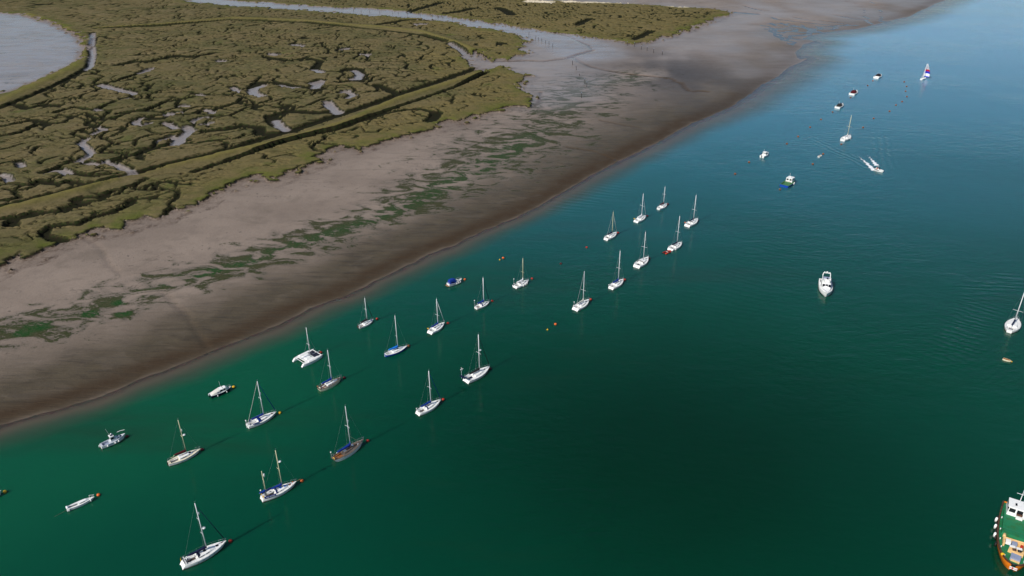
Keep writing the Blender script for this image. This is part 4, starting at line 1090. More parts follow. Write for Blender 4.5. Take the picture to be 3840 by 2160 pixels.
MB().tube((h.x(0.60), 0, h.zs(0.6) + 3.2), (h.x(0.86), 0, h.zs(0.86) + 0.1), 0.05).build('spinnaker_pole', M['gold'], o)
o, h, L, ring, at = Y(N, 'white yacht with maroon boom cover, cream side decks and a dark blue line', 'yacht', (630, 1733), (751, 1678), 1574,
    dict(beam=0.30, ts=0.55, tr=0.03, transom='plain', deck='beige_deck', mast='gold', stripe='navy', spreaders=(0.52,), radar=0.56, reflector=(0.70,), cover='maroon', cr=0.20, wins=((0.12, 0.55), (0.68, 0.76)), hatches=((0.66, 0.6, 'glass'), (0.46, 0.5, 'beige_deck')), boom_h=0.75, boom_t=0.20,
         sole='teak', rudder='antifoul', guard=0, boom_y=0.15, hc=0.46, furl=None))
MB().tube((h.x(0.20), 0.12, h.zs(0.2) + 0.95), (h.x(0.10), 0.14, h.zs(0.2) + 0.90), 0.05).build('boom_end', M['gold'], o)
o, h, L, ring, at = Y(N, 'white yacht with blue boom cover, sprayhood and furled jib beside a yellow buoy', 'yacht', (927, 1593), (1036, 1539), 1429,
    dict(beam=0.32, ts=0.62, tr=0.02, transom='plain', stripe='navy', spreaders=(0.53,), reflector=(0.66,), cover='blue', cr=0.18, hood='blue', hood_l=0.12, hood_w=0.78, furl='blue', wins=((0.30, 0.52), (0.60, 0.76)), washboard='orange_wood', sole='deck', hatches=((0.84, 0.45, 'teak'),), rudder='white', bs=0.04, bs_mat='canvas_grey', mr=0.11,
         stern_gear=(('post', 0.30, 0.9, 'white'), ('post', 0.36, 0.8, 'white'))))
for sd in (1, -1):
    rr = []
    for i in range(5):
        t = 0.14 + 0.20 * i / 4
        rr.append([(h.x(t), sd * h.b(t) * 0.985, h.zs(t) + 0.06), (h.x(t), sd * h.b(t) * 0.96, h.zs(t) + 0.52)])
    d_ = MB().loft(rr, False, (False, False)).build('dodger', M['blue'], o)
    m = MB(); xx = 0.17
    for i, wd in enumerate((0.14, 0.10, 0.16, 0.11, 0.15, 0.10, 0.17)):
        m.box((h.x(xx), sd * (h.b(xx) * 0.99 + 0.02), h.zs(xx) + 0.28), (wd, 0.02, 0.20)); xx += 0.024
    m.build('worn_lettering', M['slate'], d_)
o, h, L, ring, at = Y(N, 'cream-hulled yacht with dark teak side decks and blue boom cover', 'yacht', (1194, 1457), (1281, 1409), 1312,
    dict(beam=0.31, ts=0.50, tr=0.04, transom='counter', hull='cream', deck='teak', rail='wood', spreaders=(0.50,), cover='blue', cr=0.20, cover_up=1.2, wins=((0.10, 0.36), (0.44, 0.58)), hatches=((0.76, 0.5, 'white'), (0.58, 0.5, 'teak')), washboard='teak', sole='wood', seat='white', boot='cream', mr=0.10,
         stern_gear=(('ring', -0.16, 0.4, 'cream'), ('ring', 0.2, 0.4, 'wood'))))
Y(N, 'small white yacht with black boom cover and open varnished companionway, close to the mudbank', 'yacht', (1345, 1222), (1400, 1191), 1117,
    dict(beam=0.33, ts=0.55, transom='plain', stripe='navy', boot='black', hull='white', cover='black', spreaders=(0.54,), furl='black', washboard='orange_wood', wins=((0.2, 0.6),), sole='wood', rudder='black', hatches=((0.86, 0.4, 'hull_blue'),), stern_gear=(('outboard', -0.2, 0, 'white'), ('outboard', 0.2, 0, 'dark_red')), mr=0.10, guard=0))
o, h, L, ring, at = Y(N, 'yacht with bright blue hull, white rudder and sky blue boom cover', 'yacht', (1444, 1327), (1527, 1292), 1183,
    dict(beam=0.30, ts=0.50, tr=0.02, transom='plain', hull='hull_blue', boot='black', rail='white', cover='sky_blue', cr=0.26, cover_up=0.8, spreaders=(0.40,), sl=0.22, washboard='orange_wood', wins=((0.25, 0.55),), rudder='white', sole='deck', hatches=((0.56, 0.45, 'glass'), (0.46, 0.2, 'glass')), hc=0.32, mr=0.10))
Y(N, 'white yacht with furled white jib and a yellow horseshoe lifebuoy on its stern rail', 'yacht', (1609, 1243), (1667, 1203), 1120,
    dict(beam=0.36, ts=0.72, tr=0.08, cover='blue', cr=0.17, hood='blue', hood_h=0.55, spreaders=(0.42,), furl='sail', wins=((0.08, 0.40),), hatches=((0.80, 0.4, 'glass'),), washboard='wood', sole='deck', stern_gear=(('ring', 0.34, 0.45, 'yellow'),), mr=0.11))
Y(N, 'short white yacht with royal blue sprayhood, wooden washboard and a dark cove line', 'yacht', (1784, 1150), (1836, 1123), 1041,
    dict(beam=0.37, ts=0.60, tr=0.02, transom='plain', stripe='navy', stripe_w=0.42, cover='blue', cr=0.22, cover_up=1.1, hood='blue', hood_l=0.11, hood_w=0.70, spreaders=(), sl=0.25, furl='navy', wins=((0.30, 0.68),), washboard='orange_wood', hatches=((0.80, 0.4, 'glass'),), sole='wood', stern_gear=(('ball', 0.30, 2.2, 'white'),), mr=0.13) | dict(spreaders=(0.5,), sl=0.05))
Y(N, 'white yacht with white boom cover, navy sprayhood and white fenders along its side', 'yacht', (1930, 1072), (1983, 1044), 968,
    dict(beam=0.36, ts=0.68, tr=0.06, mast='gold', cover='sail', cr=0.18, hood='navy', hood_h=0.8, hood_w=0.6, spreaders=(0.44,), wins=((0.3, 0.5),), hatches=((0.76, 0.35, 'glass'),), washboard='black', sole='deck', fenders=((0.42, -1), (0.60, -1), (0.74, -1), (0.02, 1)), stern_gear=(('ball', 0.34, 2.3, 'white'), ('post', 0.28, 0.7, 'white')), mr=0.10))
Y(N, 'white yacht carrying a wind generator and a dark solar panel on its stern', 'yacht', (1745, 1424), (1837, 1371), 1254,
    dict(beam=0.34, ts=0.74, tr=0.06, stripe='navy', stripe_w=0.5, cover='black', cr=0.22, spreaders=(0.52,), radar=0.58, furl='black', wins=((0.42, 0.5),), hatches=((0.78, 0.4, 'navy'), (0.72, 0.25, 'navy')), washboard='wood', wheel=0, sole='navy', mr=0.125, boot='antifoul'))
o2 = [x for x in C.objects if x.get('label', '').startswith('white yacht carrying a wind generator')][0]
L2 = 10.2
MB().box((-L2 * 0.50, 0.15, 1.95), (0.75, 2.2, 0.05), 0, 1).build('solar_panel', M['hull_navy'], o2)
MB().tube((-L2 * 0.47, 1.1, 0.9), (-L2 * 0.47, 1.1, 3.7), 0.04).build('generator_pole', M['alu'], o2)
wg = MB().box((-L2 * 0.47, 1.1, 3.78), (0.55, 0.16, 0.18)).build('wind_generator', M['white'], o2)
for k in range(3):
    a_ = 0.5 + k * 2.094
    MB().tube((-L2 * 0.47 + 0.3, 1.1, 3.78), (-L2 * 0.47 + 0.32, 1.1 + 0.55 * math.cos(a_), 3.78 + 0.55 * math.sin(a_)), 0.06, 0.03, 4).build('blade', M['white'], wg)
Y(N, 'white yacht with blue boom cover, three small windows and blue furled jib', 'yacht', (1564, 1546), (1654, 1493), 1390,
    dict(beam=0.33, ts=0.62, tr=0.05, cover='blue', cr=0.20, hood='blue', hood_l=0.06, hood_w=0.68, furl='blue', spreaders=(0.52,), wins=((0.14, 0.28), (0.34, 0.47), (0.53, 0.66)), hatches=((0.47, 0.5, 'glass'), (0.84, 0.35, 'teak')), washboard='teak', sole='teak', mr=0.115, boot='antifoul', stern_gear=(('post', 0.30, 0.6, 'white'), ('post', -0.1, 0.5, 'steel'))))
Y(N, 'white yacht with pale grey boom cover, broad stern and a square blue hatch', 'yacht', (2155, 1156), (2210, 1118), 1017,
    dict(beam=0.36, ts=0.74, tr=0.08, cover='canvas_grey', cr=0.19, spreaders=(0.42,), wins=((0.25, 0.72),), hatches=((0.40, 0.8, 'blue'), (0.78, 0.4, 'glass')), bs=0.035, washboard='deck', sole='deck', cock=(0.08, 0.28), stern_gear=(('ball', 0.25, 1.8, 'white'), ('post', 0.3, 0.4, 'white')), mr=0.115))
Y(N, 'white yacht with royal blue boom cover and folded blue sprayhood over a brown washboard', 'yacht', (2290, 1076), (2339, 1042), 940,
    dict(beam=0.36, ts=0.66, tr=0.05, cover='blue', cr=0.24, hood='blue', hood_h=0.45, hood_w=0.5, spreaders=(0.46,), reflector=(0.64,), wins=((0.20, 0.45),), hatches=((0.78, 0.4, 'navy'),), washboard='wood', sole='steel', mr=0.12, stern_gear=(('post', 0.36, 0.4, 'white'),)))
Y(N, 'white yacht with navy cockpit canopy sides and a bright orange companionway door', 'yacht', (2386, 996), (2432, 960), 869,
    dict(beam=0.37, ts=0.72, tr=0.06, cover=None, hood='navy', hood_l=0.07, hood_w=0.80, spreaders=(0.48,), sl=0.32, reflector=(0.72,), wins=((0.15, 0.5),), hatches=((0.80, 0.35, 'glass'),), washboard='orange', sole='navy', mr=0.105))
Y(N, 'white yacht with navy hood towing a red inflatable dinghy', 'yacht', (2512, 932), (2558, 904), 810,
    dict(beam=0.37, ts=0.70, tr=0.06, cover='hull_navy', cr=0.20, hood='navy', hood_h=0.8, hood_w=0.6, spreaders=(0.46,), sl=0.32, reflector=(0.62,), wins=((0.35, 0.6),), hatches=((0.78, 0.35, 'glass'),), washboard='black', sole='navy', mr=0.115, fenders=((0.2, -1),)))
Y(N, 'white yacht with navy boom cover and pale furled jib between two stays', 'yacht', (2271, 893), (2313, 866), 794,
    dict(beam=0.36, ts=0.62, tr=0.05, cover='navy', cr=0.20, spreaders=(0.5,), sl=0.04, mast='gold', furl='canvas_grey', wins=((0.2, 0.6),), hatches=(), washboard='wood', sole='teak', bs=0.035, mr=0.12))
Y(N, 'white yacht with all-white boom cover and a lime lifebuoy on its rail', 'yacht', (2384, 827), (2422, 804), 726,
    dict(beam=0.37, ts=0.74, tr=0.05, cover='sail', cr=0.20, furl='sail', spreaders=(0.5,), sl=0.32, reflector=(0.73,), wins=((0.25, 0.6),), hatches=((0.5, 0.5, 'deck'),), washboard='deck', sole='deck', stern_gear=(('ring', 0.34, 0.45, 'yellow'),), mr=0.12))
Y(N, 'blue-and-white yacht with maroon boom cover and an orange companionway', 'yacht', (2469, 779), (2502, 759), 700,
    dict(beam=0.36, ts=0.55, tr=0.02, transom='plain', hull='white', stripe=None, boot='hull_blue', cover='maroon', cr=0.22, spreaders=(0.6,), wins=((0.3, 0.6),), hatches=(), hood='black', hood_h=0.4, hood_w=0.6, washboard='orange_wood', sole='deck', mr=0.11))
Y(N, 'white yacht with tall white mast, navy cockpit cover and an orange lifebuoy on its stern', 'yacht', (2576, 843), (2618, 816), 731,
    dict(beam=0.36, ts=0.72, tr=0.05, cover='navy', cr=0.16, hood='navy', hood_h=0.7, spreaders=(0.44,), reflector=(0.66,), wins=((0.4, 0.6),), hatches=((0.6, 0.5, 'navy'),), washboard='black', sole='teak', stern_gear=(('ring', 0.36, 0.45, 'orange'),), fenders=((0.9, 1),), mr=0.13))
Y(N, 'white sloop with navy boom cover alone in open water near an orange dinghy', 'yacht', (3786, 1239), (3815, 1190), 1093,
    dict(beam=0.40, ts=0.34, tr=0.03, transom='plain', p=2.2, cover='navy', cr=0.16, hood='navy', hood_h=0.35, hood_w=0.6, spreaders=(0.40,), sl=0.34, wins=((0.1, 0.4),), hatches=((0.14, 0.5, 'slate'),), washboard='teak', mr=0.13, cock=(0.10, 0.30), stern_gear=(('post', 0.12, 0.5, 'white'),)))
Y(N, 'all-white sloop moored in the blue reach with wash ripples around it', 'yacht', (3160, 523), (3190, 505), 432,
    dict(beam=0.38, ts=0.60, tr=0.02, transom='plain', mast='gold', cover='sail', cr=0.15, spreaders=(0.48,), sl=0.34, wins=(), hatches=(), washboard='beige_deck', sole='deck', fenders=((0.8, -1), (0.55, -1)), mr=0.14))

# yacht stripped of her mast
pos, hd, L = place((249, 1906), (354, 1861), 0.6, 0.8)
o = tag(empty('keelboat', *pos, hd), 'slim white keelboat without a mast, flat on its mooring near an orange buoy', 'sailboat')
h = Hull(L, 0.27 * L, 0.62, 0.60, 0.25, 1.9, 0.42, 0.10, 'plain', 0.4, 0.02)
hull_parts(o, h, dict(stripe='slate', cock=(0.10, 0.40), cw=0.4, drop=0.3, boot='black'))
cab, ring = cabin(o, h, 0.42, 0.80, 0.60, 0.34, 'white', ((0.12, 0.60),))
MB().box((h.x(0.25), 0, h.zs(0.2) - 0.28), (0.26 * L, 0.42, 0.02)).build('cockpit_sole', M['teak'], o)
for sd in (1, -1):
    MB().box((h.x(0.25), sd * 0.42, h.zs(0.2) - 0.14), (0.27 * L, 0.30, 0.24)).build('cockpit_seat', M['deck'], o)
for i, t in enumerate((0.0, 0.03, 0.06)):
    fender(o, h, t + 0.01, -1, 0.30, 0.11, 0.55)
fender(o, h, 0.84, -1, 0.45)
MB().box((h.x(0.03), 0, h.zs(0) + 0.12), (0.45, h.b(0) * 1.5, 0.28)).build('folded_sail', M['sail'], o, True)
MB().path([(h.x(0.84), 0.5, h.zs(0.85) + 0.5), (h.x(1), 0, h.zs(1) + 0.5), (h.x(0.84), -0.5, h.zs(0.85) + 0.5)], 0.03).path([(h.x(0.84), 0.5, h.zs(0.85)), (h.x(0.84), 0.5, h.zs(0.85) + 0.5)], 0.03).path([(h.x(0.84), -0.5, h.zs(0.85)), (h.x(0.84), -0.5, h.zs(0.85) + 0.5)], 0.03).build('pulpit', M['white'], o)
MB().box((h.x(0.42) + 0.02, 0, h.zs(0.42) + 0.16), (0.05, 0.35, 0.3)).build('companionway', M['slate'], o)
MB().tube((h.x(0) - 0.1, 0, 0.1), (h.x(0) - 2.6, -0.4, -0.02), 0.035).build('stern_line', M['rope'], o)

# catamaran
pos, hd, L = place((1113, 1362), (1194, 1319), 0.5, 0.8)
o = tag(empty('catamaran', *pos, hd), 'white catamaran with black foredeck trampoline and two slim hulls', 'catamaran')
sep = 0.29 * L
for sd in (1, -1):
    hh = Hull(L, 0.17 * L, 0.45, 0.78, 0.2, 2.2, 0.45, 0.06, 'reverse', 0.4, 0.10)
    m = hh.mesh(); m.v = [(x, y + sd * sep, z) for x, y, z in m.v]; f_ = m.build('hull', M['white'], o, True)
    m = hh.deck(); m.v = [(x, y + sd * sep, z) for x, y, z in m.v]; m.build('hull_deck', M['deck'], f_)
    m = MB().box((hh.x(0.55), sd * sep, 0.86), (0.52 * L, 0.13 * L, 0.26), 0, 0.7, 0.85); m.build('hull_cabin', M['white'], f_, False)
    m = hh.strip(-1 if sd < 0 else 1, 0.30, 0.56, 0.1, 0.45, 0.014); m.v = [(x, y + sd * sep, z) for x, y, z in m.v]; m.build('window', M['glass'], f_)
h = hh
MB().box((h.x(0.45), 0, 0.80), (0.42 * L, 2 * sep, 0.16), 0, 0.98).build('bridge_deck', M['deck'], o)
MB().box((h.x(0.46), 0, 0.98), (0.24 * L, 1.2 * sep, 0.2), 0, 0.8).build('cuddy', M['white'], o)
MB().box((h.x(0.57), 0.35, 1.10), (0.25, 0.35, 0.04)).build('hatch', M['wood'], o)
MB().box((h.x(0.60), -0.6, 1.0), (0.3, 0.3, 0.03)).build('cleat_pad', M['tug_green'], o)
MB().tube((h.x(0.15), -sep, 0.8), (h.x(0.15), sep, 0.8), 0.07).build('aft_beam', M['white'], o)
MB().tube((h.x(0.93), -sep, 0.86), (h.x(0.93), sep, 0.86), 0.10).build('fore_beam', M['white'], o)
MB().box((h.x(0.795), 0, 0.84), (0.26 * L, 2 * sep * 0.80, 0.02)).build('trampoline', M['net'], o)
MB().tube((h.x(0.74), 0, 0.95), (h.x(1.07), 0, 0.95), 0.06).build('bowsprit', M['alu'], o)
xm = pos[0] + math.cos(hd) * h.x(0.62); ym = pos[1] + math.sin(hd) * h.x(0.62); top = top_height(xm, ym, 1228)
ms = MB().tube((h.x(0.62), 0, 0.85), (h.x(0.61), 0, top), 0.09, 0.065, 8).build('mast', M['alu'], o, True)
MB().path([(h.x(0.60), 0.75, top * 0.46), (h.x(0.615), 0, top * 0.45), (h.x(0.60), -0.75, top * 0.46)], 0.045).build('spreader', M['alu'], ms)
for sd in (1, -1):
    MB().path([(h.x(0.55), sd * sep, 0.9), (h.x(0.60), sd * 0.75, top * 0.46), (h.x(0.61), 0, top * 0.85)], 0.014, 4).build('shroud', M['wire'], o)
MB().tube((h.x(0.93), 0, 0.95), (h.x(0.61), 0, top * 0.8), 0.018, n=4).build('forestay', M['wire'], o)
MB().tube((h.x(0.61), 0, 1.35), (h.x(0.22), 0.2, 1.1), 0.07).build('boom', M['slate'], o)

# dinghy racer under spinnaker
pos, hd, L = place((3448, 296), (3478, 291), 0.4, 0.6)
L = 7.2
o = tag(empty('racing_keelboat', *pos, hd + 0.35), 'sailing boat under a white spinnaker with red and blue bands', 'sailboat')
h = Hull(L, 0.33 * L, 0.65, 0.62, 0.3, 1.9, 0.42, 0.08, 'plain', 0.4)
hull_parts(o, h, dict(boot='black', hull='white'))
xm, ym = pos; top = top_height(pos[0], pos[1], 238)
MB().tube((0.3, 0, 0.6), (0.2, 0, top), 0.07, 0.05, 6).build('mast', M['alu'], o, True)
bm = MB().tube((0.3, 0, 1.5), (-2.6, 0.7, 1.5), 0.05).build('boom', M['alu'], o)
rows = [[(0.28 + (-2.5) * u * (1 - v) + 0.1 * v, 0.7 * u * (1 - v) + 0.25 * math.sin(u * 3) * (1 - v), 1.6 + (top - 1.8) * v) for u in (0, 0.33, 0.66, 1)] for v in [i / 8 for i in range(9)]]
MB().loft(rows, False, (False, False)).build('mainsail', M['sail'], o, True)
def spin(u, v):
    w = 2.3 * (1 - v) ** 0.65 * (0.9 + 0.25 * math.sin(v * 3))
    a = (u - 0.5) * 2.2
    return (1.2 + 2.3 * math.cos(a) * math.sin(math.pi * min(1, v * 0.9 + 0.22)) * 0.9 - 1.0 * v, -w * math.sin(a) * 1.15 - 0.5, 0.9 + (top - 1.1) * v + 0.25 * math.cos(a))
spn = MB().tube((h.x(0.98), 0, 0.8), (h.x(0.98) + 0.6, 0, 0.85), 0.05).build('spinnaker_pole', M['alu'], o)
def panel(u0, u1, v0, v1, mt_):
    rows = [[spin(u0 + (u1 - u0) * i / 6, v0 + (v1 - v0) * j / 4) for i in range(7)] for j in range(5)]
    MB().loft(rows, False, (False, False)).build('spinnaker_panel', M[mt_], spn, True)
panel(0, 1, 0.0, 0.06, 'sail_blue'); panel(0, 1, 0.06, 0.24, 'sail'); panel(0, 1, 0.24, 0.40, 'sail_blue'); panel(0, 1, 0.40, 0.54, 'sail_red')
for a, b, mt_ in ((0, 0.33, 'sail'), (0.33, 0.37, 'sail_blue'), (0.37, 0.62, 'sail'), (0.62, 0.65, 'sail_red'), (0.65, 1, 'sail')):
    panel(a, b, 0.54, 0.985, mt_)
# ------------------------------------------------------------------ motor boats
def motor(name, label, cat, stern, bow, zst=0.7, zbw=1.0, beam=0.36, ts=0.88, fb=0.85, rise=0.35, p=2.3, s=None, group=None, Lfix=None, hd_add=0.0, srise=0.0, bow_w=0.0):
    pos, hd, L = place(stern, bow, zst, zbw)
    if Lfix:
        L = Lfix
    o = tag(empty(name, pos[0], pos[1], hd + hd_add), label, cat, group)
    h = Hull(L, beam * L, ts, fb, rise, p, 0.40, 0.10, 'plain', 0.4, 0.02, srise, bow_w)
    hull_parts(o, h, s or {})
    return o, h, L
def bow_rail(o, h, t0=0.62, hgt=0.55, mat='steel', r=0.03):
    m = MB(); pts = [(h.x(t), sd * h.b(t) * 0.88, h.zs(t) + hgt) for t, sd in ((t0, 1), (0.8, 1), (0.95, 1), (0.95, -1), (0.8, -1), (t0, -1))]
    m.path(pts, r, 4)
    for p_ in pts: m.tube(p_, (p_[0], p_[1], p_[2] - hgt), r * 0.8, n=4)
    m.build('bow_rail', M[mat], o)
def house(o, h, t0, t1, w, z0, hh, roof_over=0.12, name='wheelhouse', nf=2, ns=2, mat='white', slope=0.25, roof_mat='white', back=0.0):
    """upright wheelhouse with a glazed front and sides, and a roof that oversails"""
    x0, x1 = h.x(t0), h.x(t1)
    c = MB(); P = [(x0, w), (x1, w * 0.92), (x1, -w * 0.92), (x0, -w)]
    Q = [(x0 + back, w * 0.92), (x1 - slope, w * 0.84), (x1 - slope, -w * 0.84), (x0 + back, -w * 0.92)]
    c.loft([[(x, y, z0) for x, y in P], [(x, y, z0 + hh) for x, y in Q]])
    c = c.build(name, M[mat], o)
    r = MB().box(((x0 + back + x1 - slope) / 2, 0, z0 + hh + 0.04), (abs(x1 - slope - x0 - back) + roof_over * 2, w * 1.84 + roof_over, 0.09), 0, 0.94).build('roof', M[roof_mat], c)
    def lerp3(a, b, f): return tuple(a[i] + (b[i] - a[i]) * f for i in range(3))
    def pane(A, B, A2, B2, u0, u1, v0, v1, nrm):
        pts = []
        for u, v in ((u0, v0), (u1, v0), (u1, v1), (u0, v1)):
            p_ = lerp3(lerp3(A, B, u), lerp3(A2, B2, u), v)
            pts.append((p_[0] + nrm[0] * 0.015, p_[1] + nrm[1] * 0.015, p_[2] + nrm[2] * 0.015))
        MB().quad(*pts).build('window', M['glass'], c)
    z1 = z0 + hh
    def g(l, i, z): return (l[i][0], l[i][1], z)
    for i in range(nf):
        pane(g(P, 2, z0), g(P, 1, z0), g(Q, 2, z1), g(Q, 1, z1), (i + 0.10) / nf, (i + 0.90) / nf, 0.42, 0.88, (1, 0, 0.4))
        pane(g(P, 3, z0), g(P, 0, z0), g(Q, 3, z1), g(Q, 0, z1), (i + 0.16) / nf, (i + 0.84) / nf, 0.45, 0.85, (-1, 0, 0.0))
    for i in range(ns):
        pane(g(P, 0, z0), g(P, 1, z0), g(Q, 0, z1), g(Q, 1, z1), (i + 0.10) / ns, (i + 0.90) / ns, 0.45, 0.85, (0, 1, 0.2))
        pane(g(P, 3, z0), g(P, 2, z0), g(Q, 3, z1), g(Q, 2, z1), (i + 0.10) / ns, (i + 0.90) / ns, 0.45, 0.85, (0, -1, 0.2))
    return c

G = 'small motor boats on moorings'
o, h, L = motor('fishing_launch', 'white fishing launch with upright wheelhouse, grey foredeck and bow roller', 'motor boat', (377, 1672), (470, 1628), beam=0.33, ts=0.75, fb=0.85, rise=0.5, s=dict(deck='grey_deck', cock=(0.07, 0.34), cw=0.72, drop=0.5, stripe='slate', boot='black'), group=G)
house(o, h, 0.40, 0.58, h.b(0.5) * 0.62, h.zs(0.5) - 0.05, 1.35, 0.10, nf=2, ns=1)
MB().box((h.x(0.485), 0, h.zs(0.5) + 1.42), (0.55, 0.62, 0.05)).build('roof_hatch', M['hull_navy'], o)
cabin(o, h, 0.58, 0.80, 0.62, 0.48, 'white', ((0.3, 0.7),), name='cuddy_cabin')
MB().box((h.x(0.70), 0, h.zs(0.7) + 0.55), (0.38, 0.38, 0.05)).build('hatch', M['hull_navy'], o)
MB().box((h.x(0.82), 0, h.zs(0.8) + 0.06), (0.2, 0.8, 0.1)).build('chain_locker', M['navy'], o)
MB().path([(h.x(0.74), 0.75, h.zs(0.8) + 0.9), (h.x(0.86), 0.5, h.zs(0.9) + 1.0), (h.x(1.02), 0.1, h.zs(1) + 0.95)], 0.055, 6).build('raised_boathook', M['white'], o)
MB().tube((h.x(0.44), 0.5, h.zs(0.5) + 1.4), (h.x(0.36), 0.7, h.zs(0.5) + 3.2), 0.02).build('aerial', M['white'], o)
MB().ball((h.x(0.5), 0.45, h.zs(0.5) + 1.55), (0.18, 0.18, 0.14), 8, 6).build('radar_dome', M['white'], o, True)
for t in (0.22, 0.52, 0.66): fender(o, h, t, -1, 0.55, 0.17, 0.3)
MB().box((h.x(0.2), 0, h.zs(0.2) - 0.46), (0.25 * L, 1.2, 0.02)).build('cockpit_sole', M['slate'], o)
outboard(o, h.x(0) - 0.2, 0.25, 0.35, 'white')

o, h, L = motor('cabin_cruiser', 'dark-hulled cabin cruiser under a pale grey canvas cockpit cover beside a yellow buoy', 'motor boat', (788, 1481), (867, 1449), beam=0.36, ts=0.85, fb=0.80, rise=0.35, s=dict(hull='hull_navy', boot='black', cock=(0.05, 0.12)), group=G)
cabin(o, h, 0.40, 0.84, 0.80, 0.85, 'white', ((0.06, 0.38), (0.43, 0.66)), front=0.28, name='cabin_top', wtaper=0.7, s0=0.25, s1=0.85)
rr = []
for f in (0.0, 0.3, 0.65, 1.0):
    t = 0.05 + 0.36 * f; zz = h.zs(t); w = h.b(t) * 0.86; k = 0.15 + 0.85 * f ** 0.8
    rr.append([(h.x(t), w * math.cos(a), zz + k * math.sin(a) ** 0.7) for a in [math.pi * j / 8 for j in range(9)]])
cv = MB().loft(rr, False, (True, True)).build('cockpit_canopy', M['canvas_grey'], o)
for sd in (1, -1):
    t0, t1 = 0.27, 0.385
    MB().quad(*[(h.x(t), sd * (h.b(t) * 0.86 + 0.02), h.zs(t) + z_) for t, z_ in ((t0, 0.08), (t1, 0.08), (t1, 0.55), (t0 + 0.02, 0.5))]).build('canopy_window', M['slate'], cv)
MB().box((h.x(0.58), 0, h.zs(0.6) + 0.93), (0.07, h.b(0.6) * 1.1, 0.03)).build('roof_bar', M['navy'], o)
MB().quad((h.x(0.755), -0.62, h.zs(0.75) + 0.62), (h.x(0.755), 0.62, h.zs(0.75) + 0.62), (h.x(0.81), 0.5, h.zs(0.8) + 0.26), (h.x(0.81), -0.5, h.zs(0.8) + 0.26)).build('windscreen', M['glass'], o)
MB().tube((h.x(0.55), 0.5, h.zs(0.5) + 0.9), (h.x(0.52), 0.6, h.zs(0.5) + 2.6), 0.02).build('aerial', M['white'], o)
bow_rail(o, h, 0.7, 0.5)
fender(o, h, 0.28, -1, 0.3, 0.11, 0.4); fender(o, h, 0.72, -1, 0.4, 0.11, 0.4)
MB().box((h.x(0.87), 0, h.zs(0.87) + 0.04), (0.6, 0.14, 0.06)).build('anchor', M['hull_navy'], o)
outboard(o, h.x(0) - 0.2, 0.3, 0.45, 'white', 1.1)

o, h, L = motor('day_cruiser', 'white day cruiser with a tall blue canvas cockpit canopy beside an orange buoy', 'motor boat', (1680, 1066), (1732, 1046), beam=0.37, ts=0.85, fb=0.85, rise=0.4, s=dict(stripe='navy', stripe_w=0.6, cock=(0.05, 0.10)), group=G)
cabin(o, h, 0.46, 0.86, 0.72, 0.40, 'white', ((0.3, 0.6),), front=0.5, name='cuddy_cabin')
rr = []
for f, k in ((0.0, 0.75), (0.12, 1.25), (0.6, 1.35), (0.92, 1.15), (1.0, 0.5)):
    t = 0.05 + 0.46 * f; w = h.b(t) * 0.88
    rr.append([(h.x(t), w * math.cos(a) * (1 if a in (0, math.pi) else 0.94), h.zs(t) + k * min(1, math.sin(a) * 1.4)) for a in [math.pi * j / 8 for j in range(9)]])
cv = MB().loft(rr, False, (True, True)).build('cockpit_canopy', M['blue'], o)
for sd in (1, -1):
    MB().quad(*[(h.x(t), sd * (h.b(t) * 0.88 + 0.02), h.zs(t) + z_) for t, z_ in ((0.14, 0.35), (0.36, 0.35), (0.36, 0.7), (0.14, 0.7))]).build('canopy_window', M['navy'], cv)
MB().quad((h.x(0.045), -0.6, h.zs(0) + 0.25), (h.x(0.045), 0.6, h.zs(0) + 0.25), (h.x(0.06), 0.55, h.zs(0) + 0.72), (h.x(0.06), -0.55, h.zs(0) + 0.72)).build('canopy_window', M['slate'], cv)
MB().quad((h.x(0.60), -0.7, h.zs(0.6) + 0.47), (h.x(0.60), 0.7, h.zs(0.6) + 0.47), (h.x(0.52), 0.75, h.zs(0.5) + 0.95), (h.x(0.52), -0.75, h.zs(0.5) + 0.95)).build('windscreen', M['glass'], o)
bow_rail(o, h, 0.66, 0.6)
for t in (0.5, 0.66, 0.8): fender(o, h, t, -1, 0.5, 0.14, 0.34)
MB().box((h.x(0.72), 0, h.zs(0.7) + 0.44), (0.45, 0.4, 0.04)).build('hatch', M['glass'], o)
MB().box((h.x(0) - 0.32, 0.0, 0.28), (0.6, 1.6, 0.08)).build('bathing_platform', M['wood'], o)
outboard(o, h.x(0) - 0.35, -0.2, 0.15, 'steel')

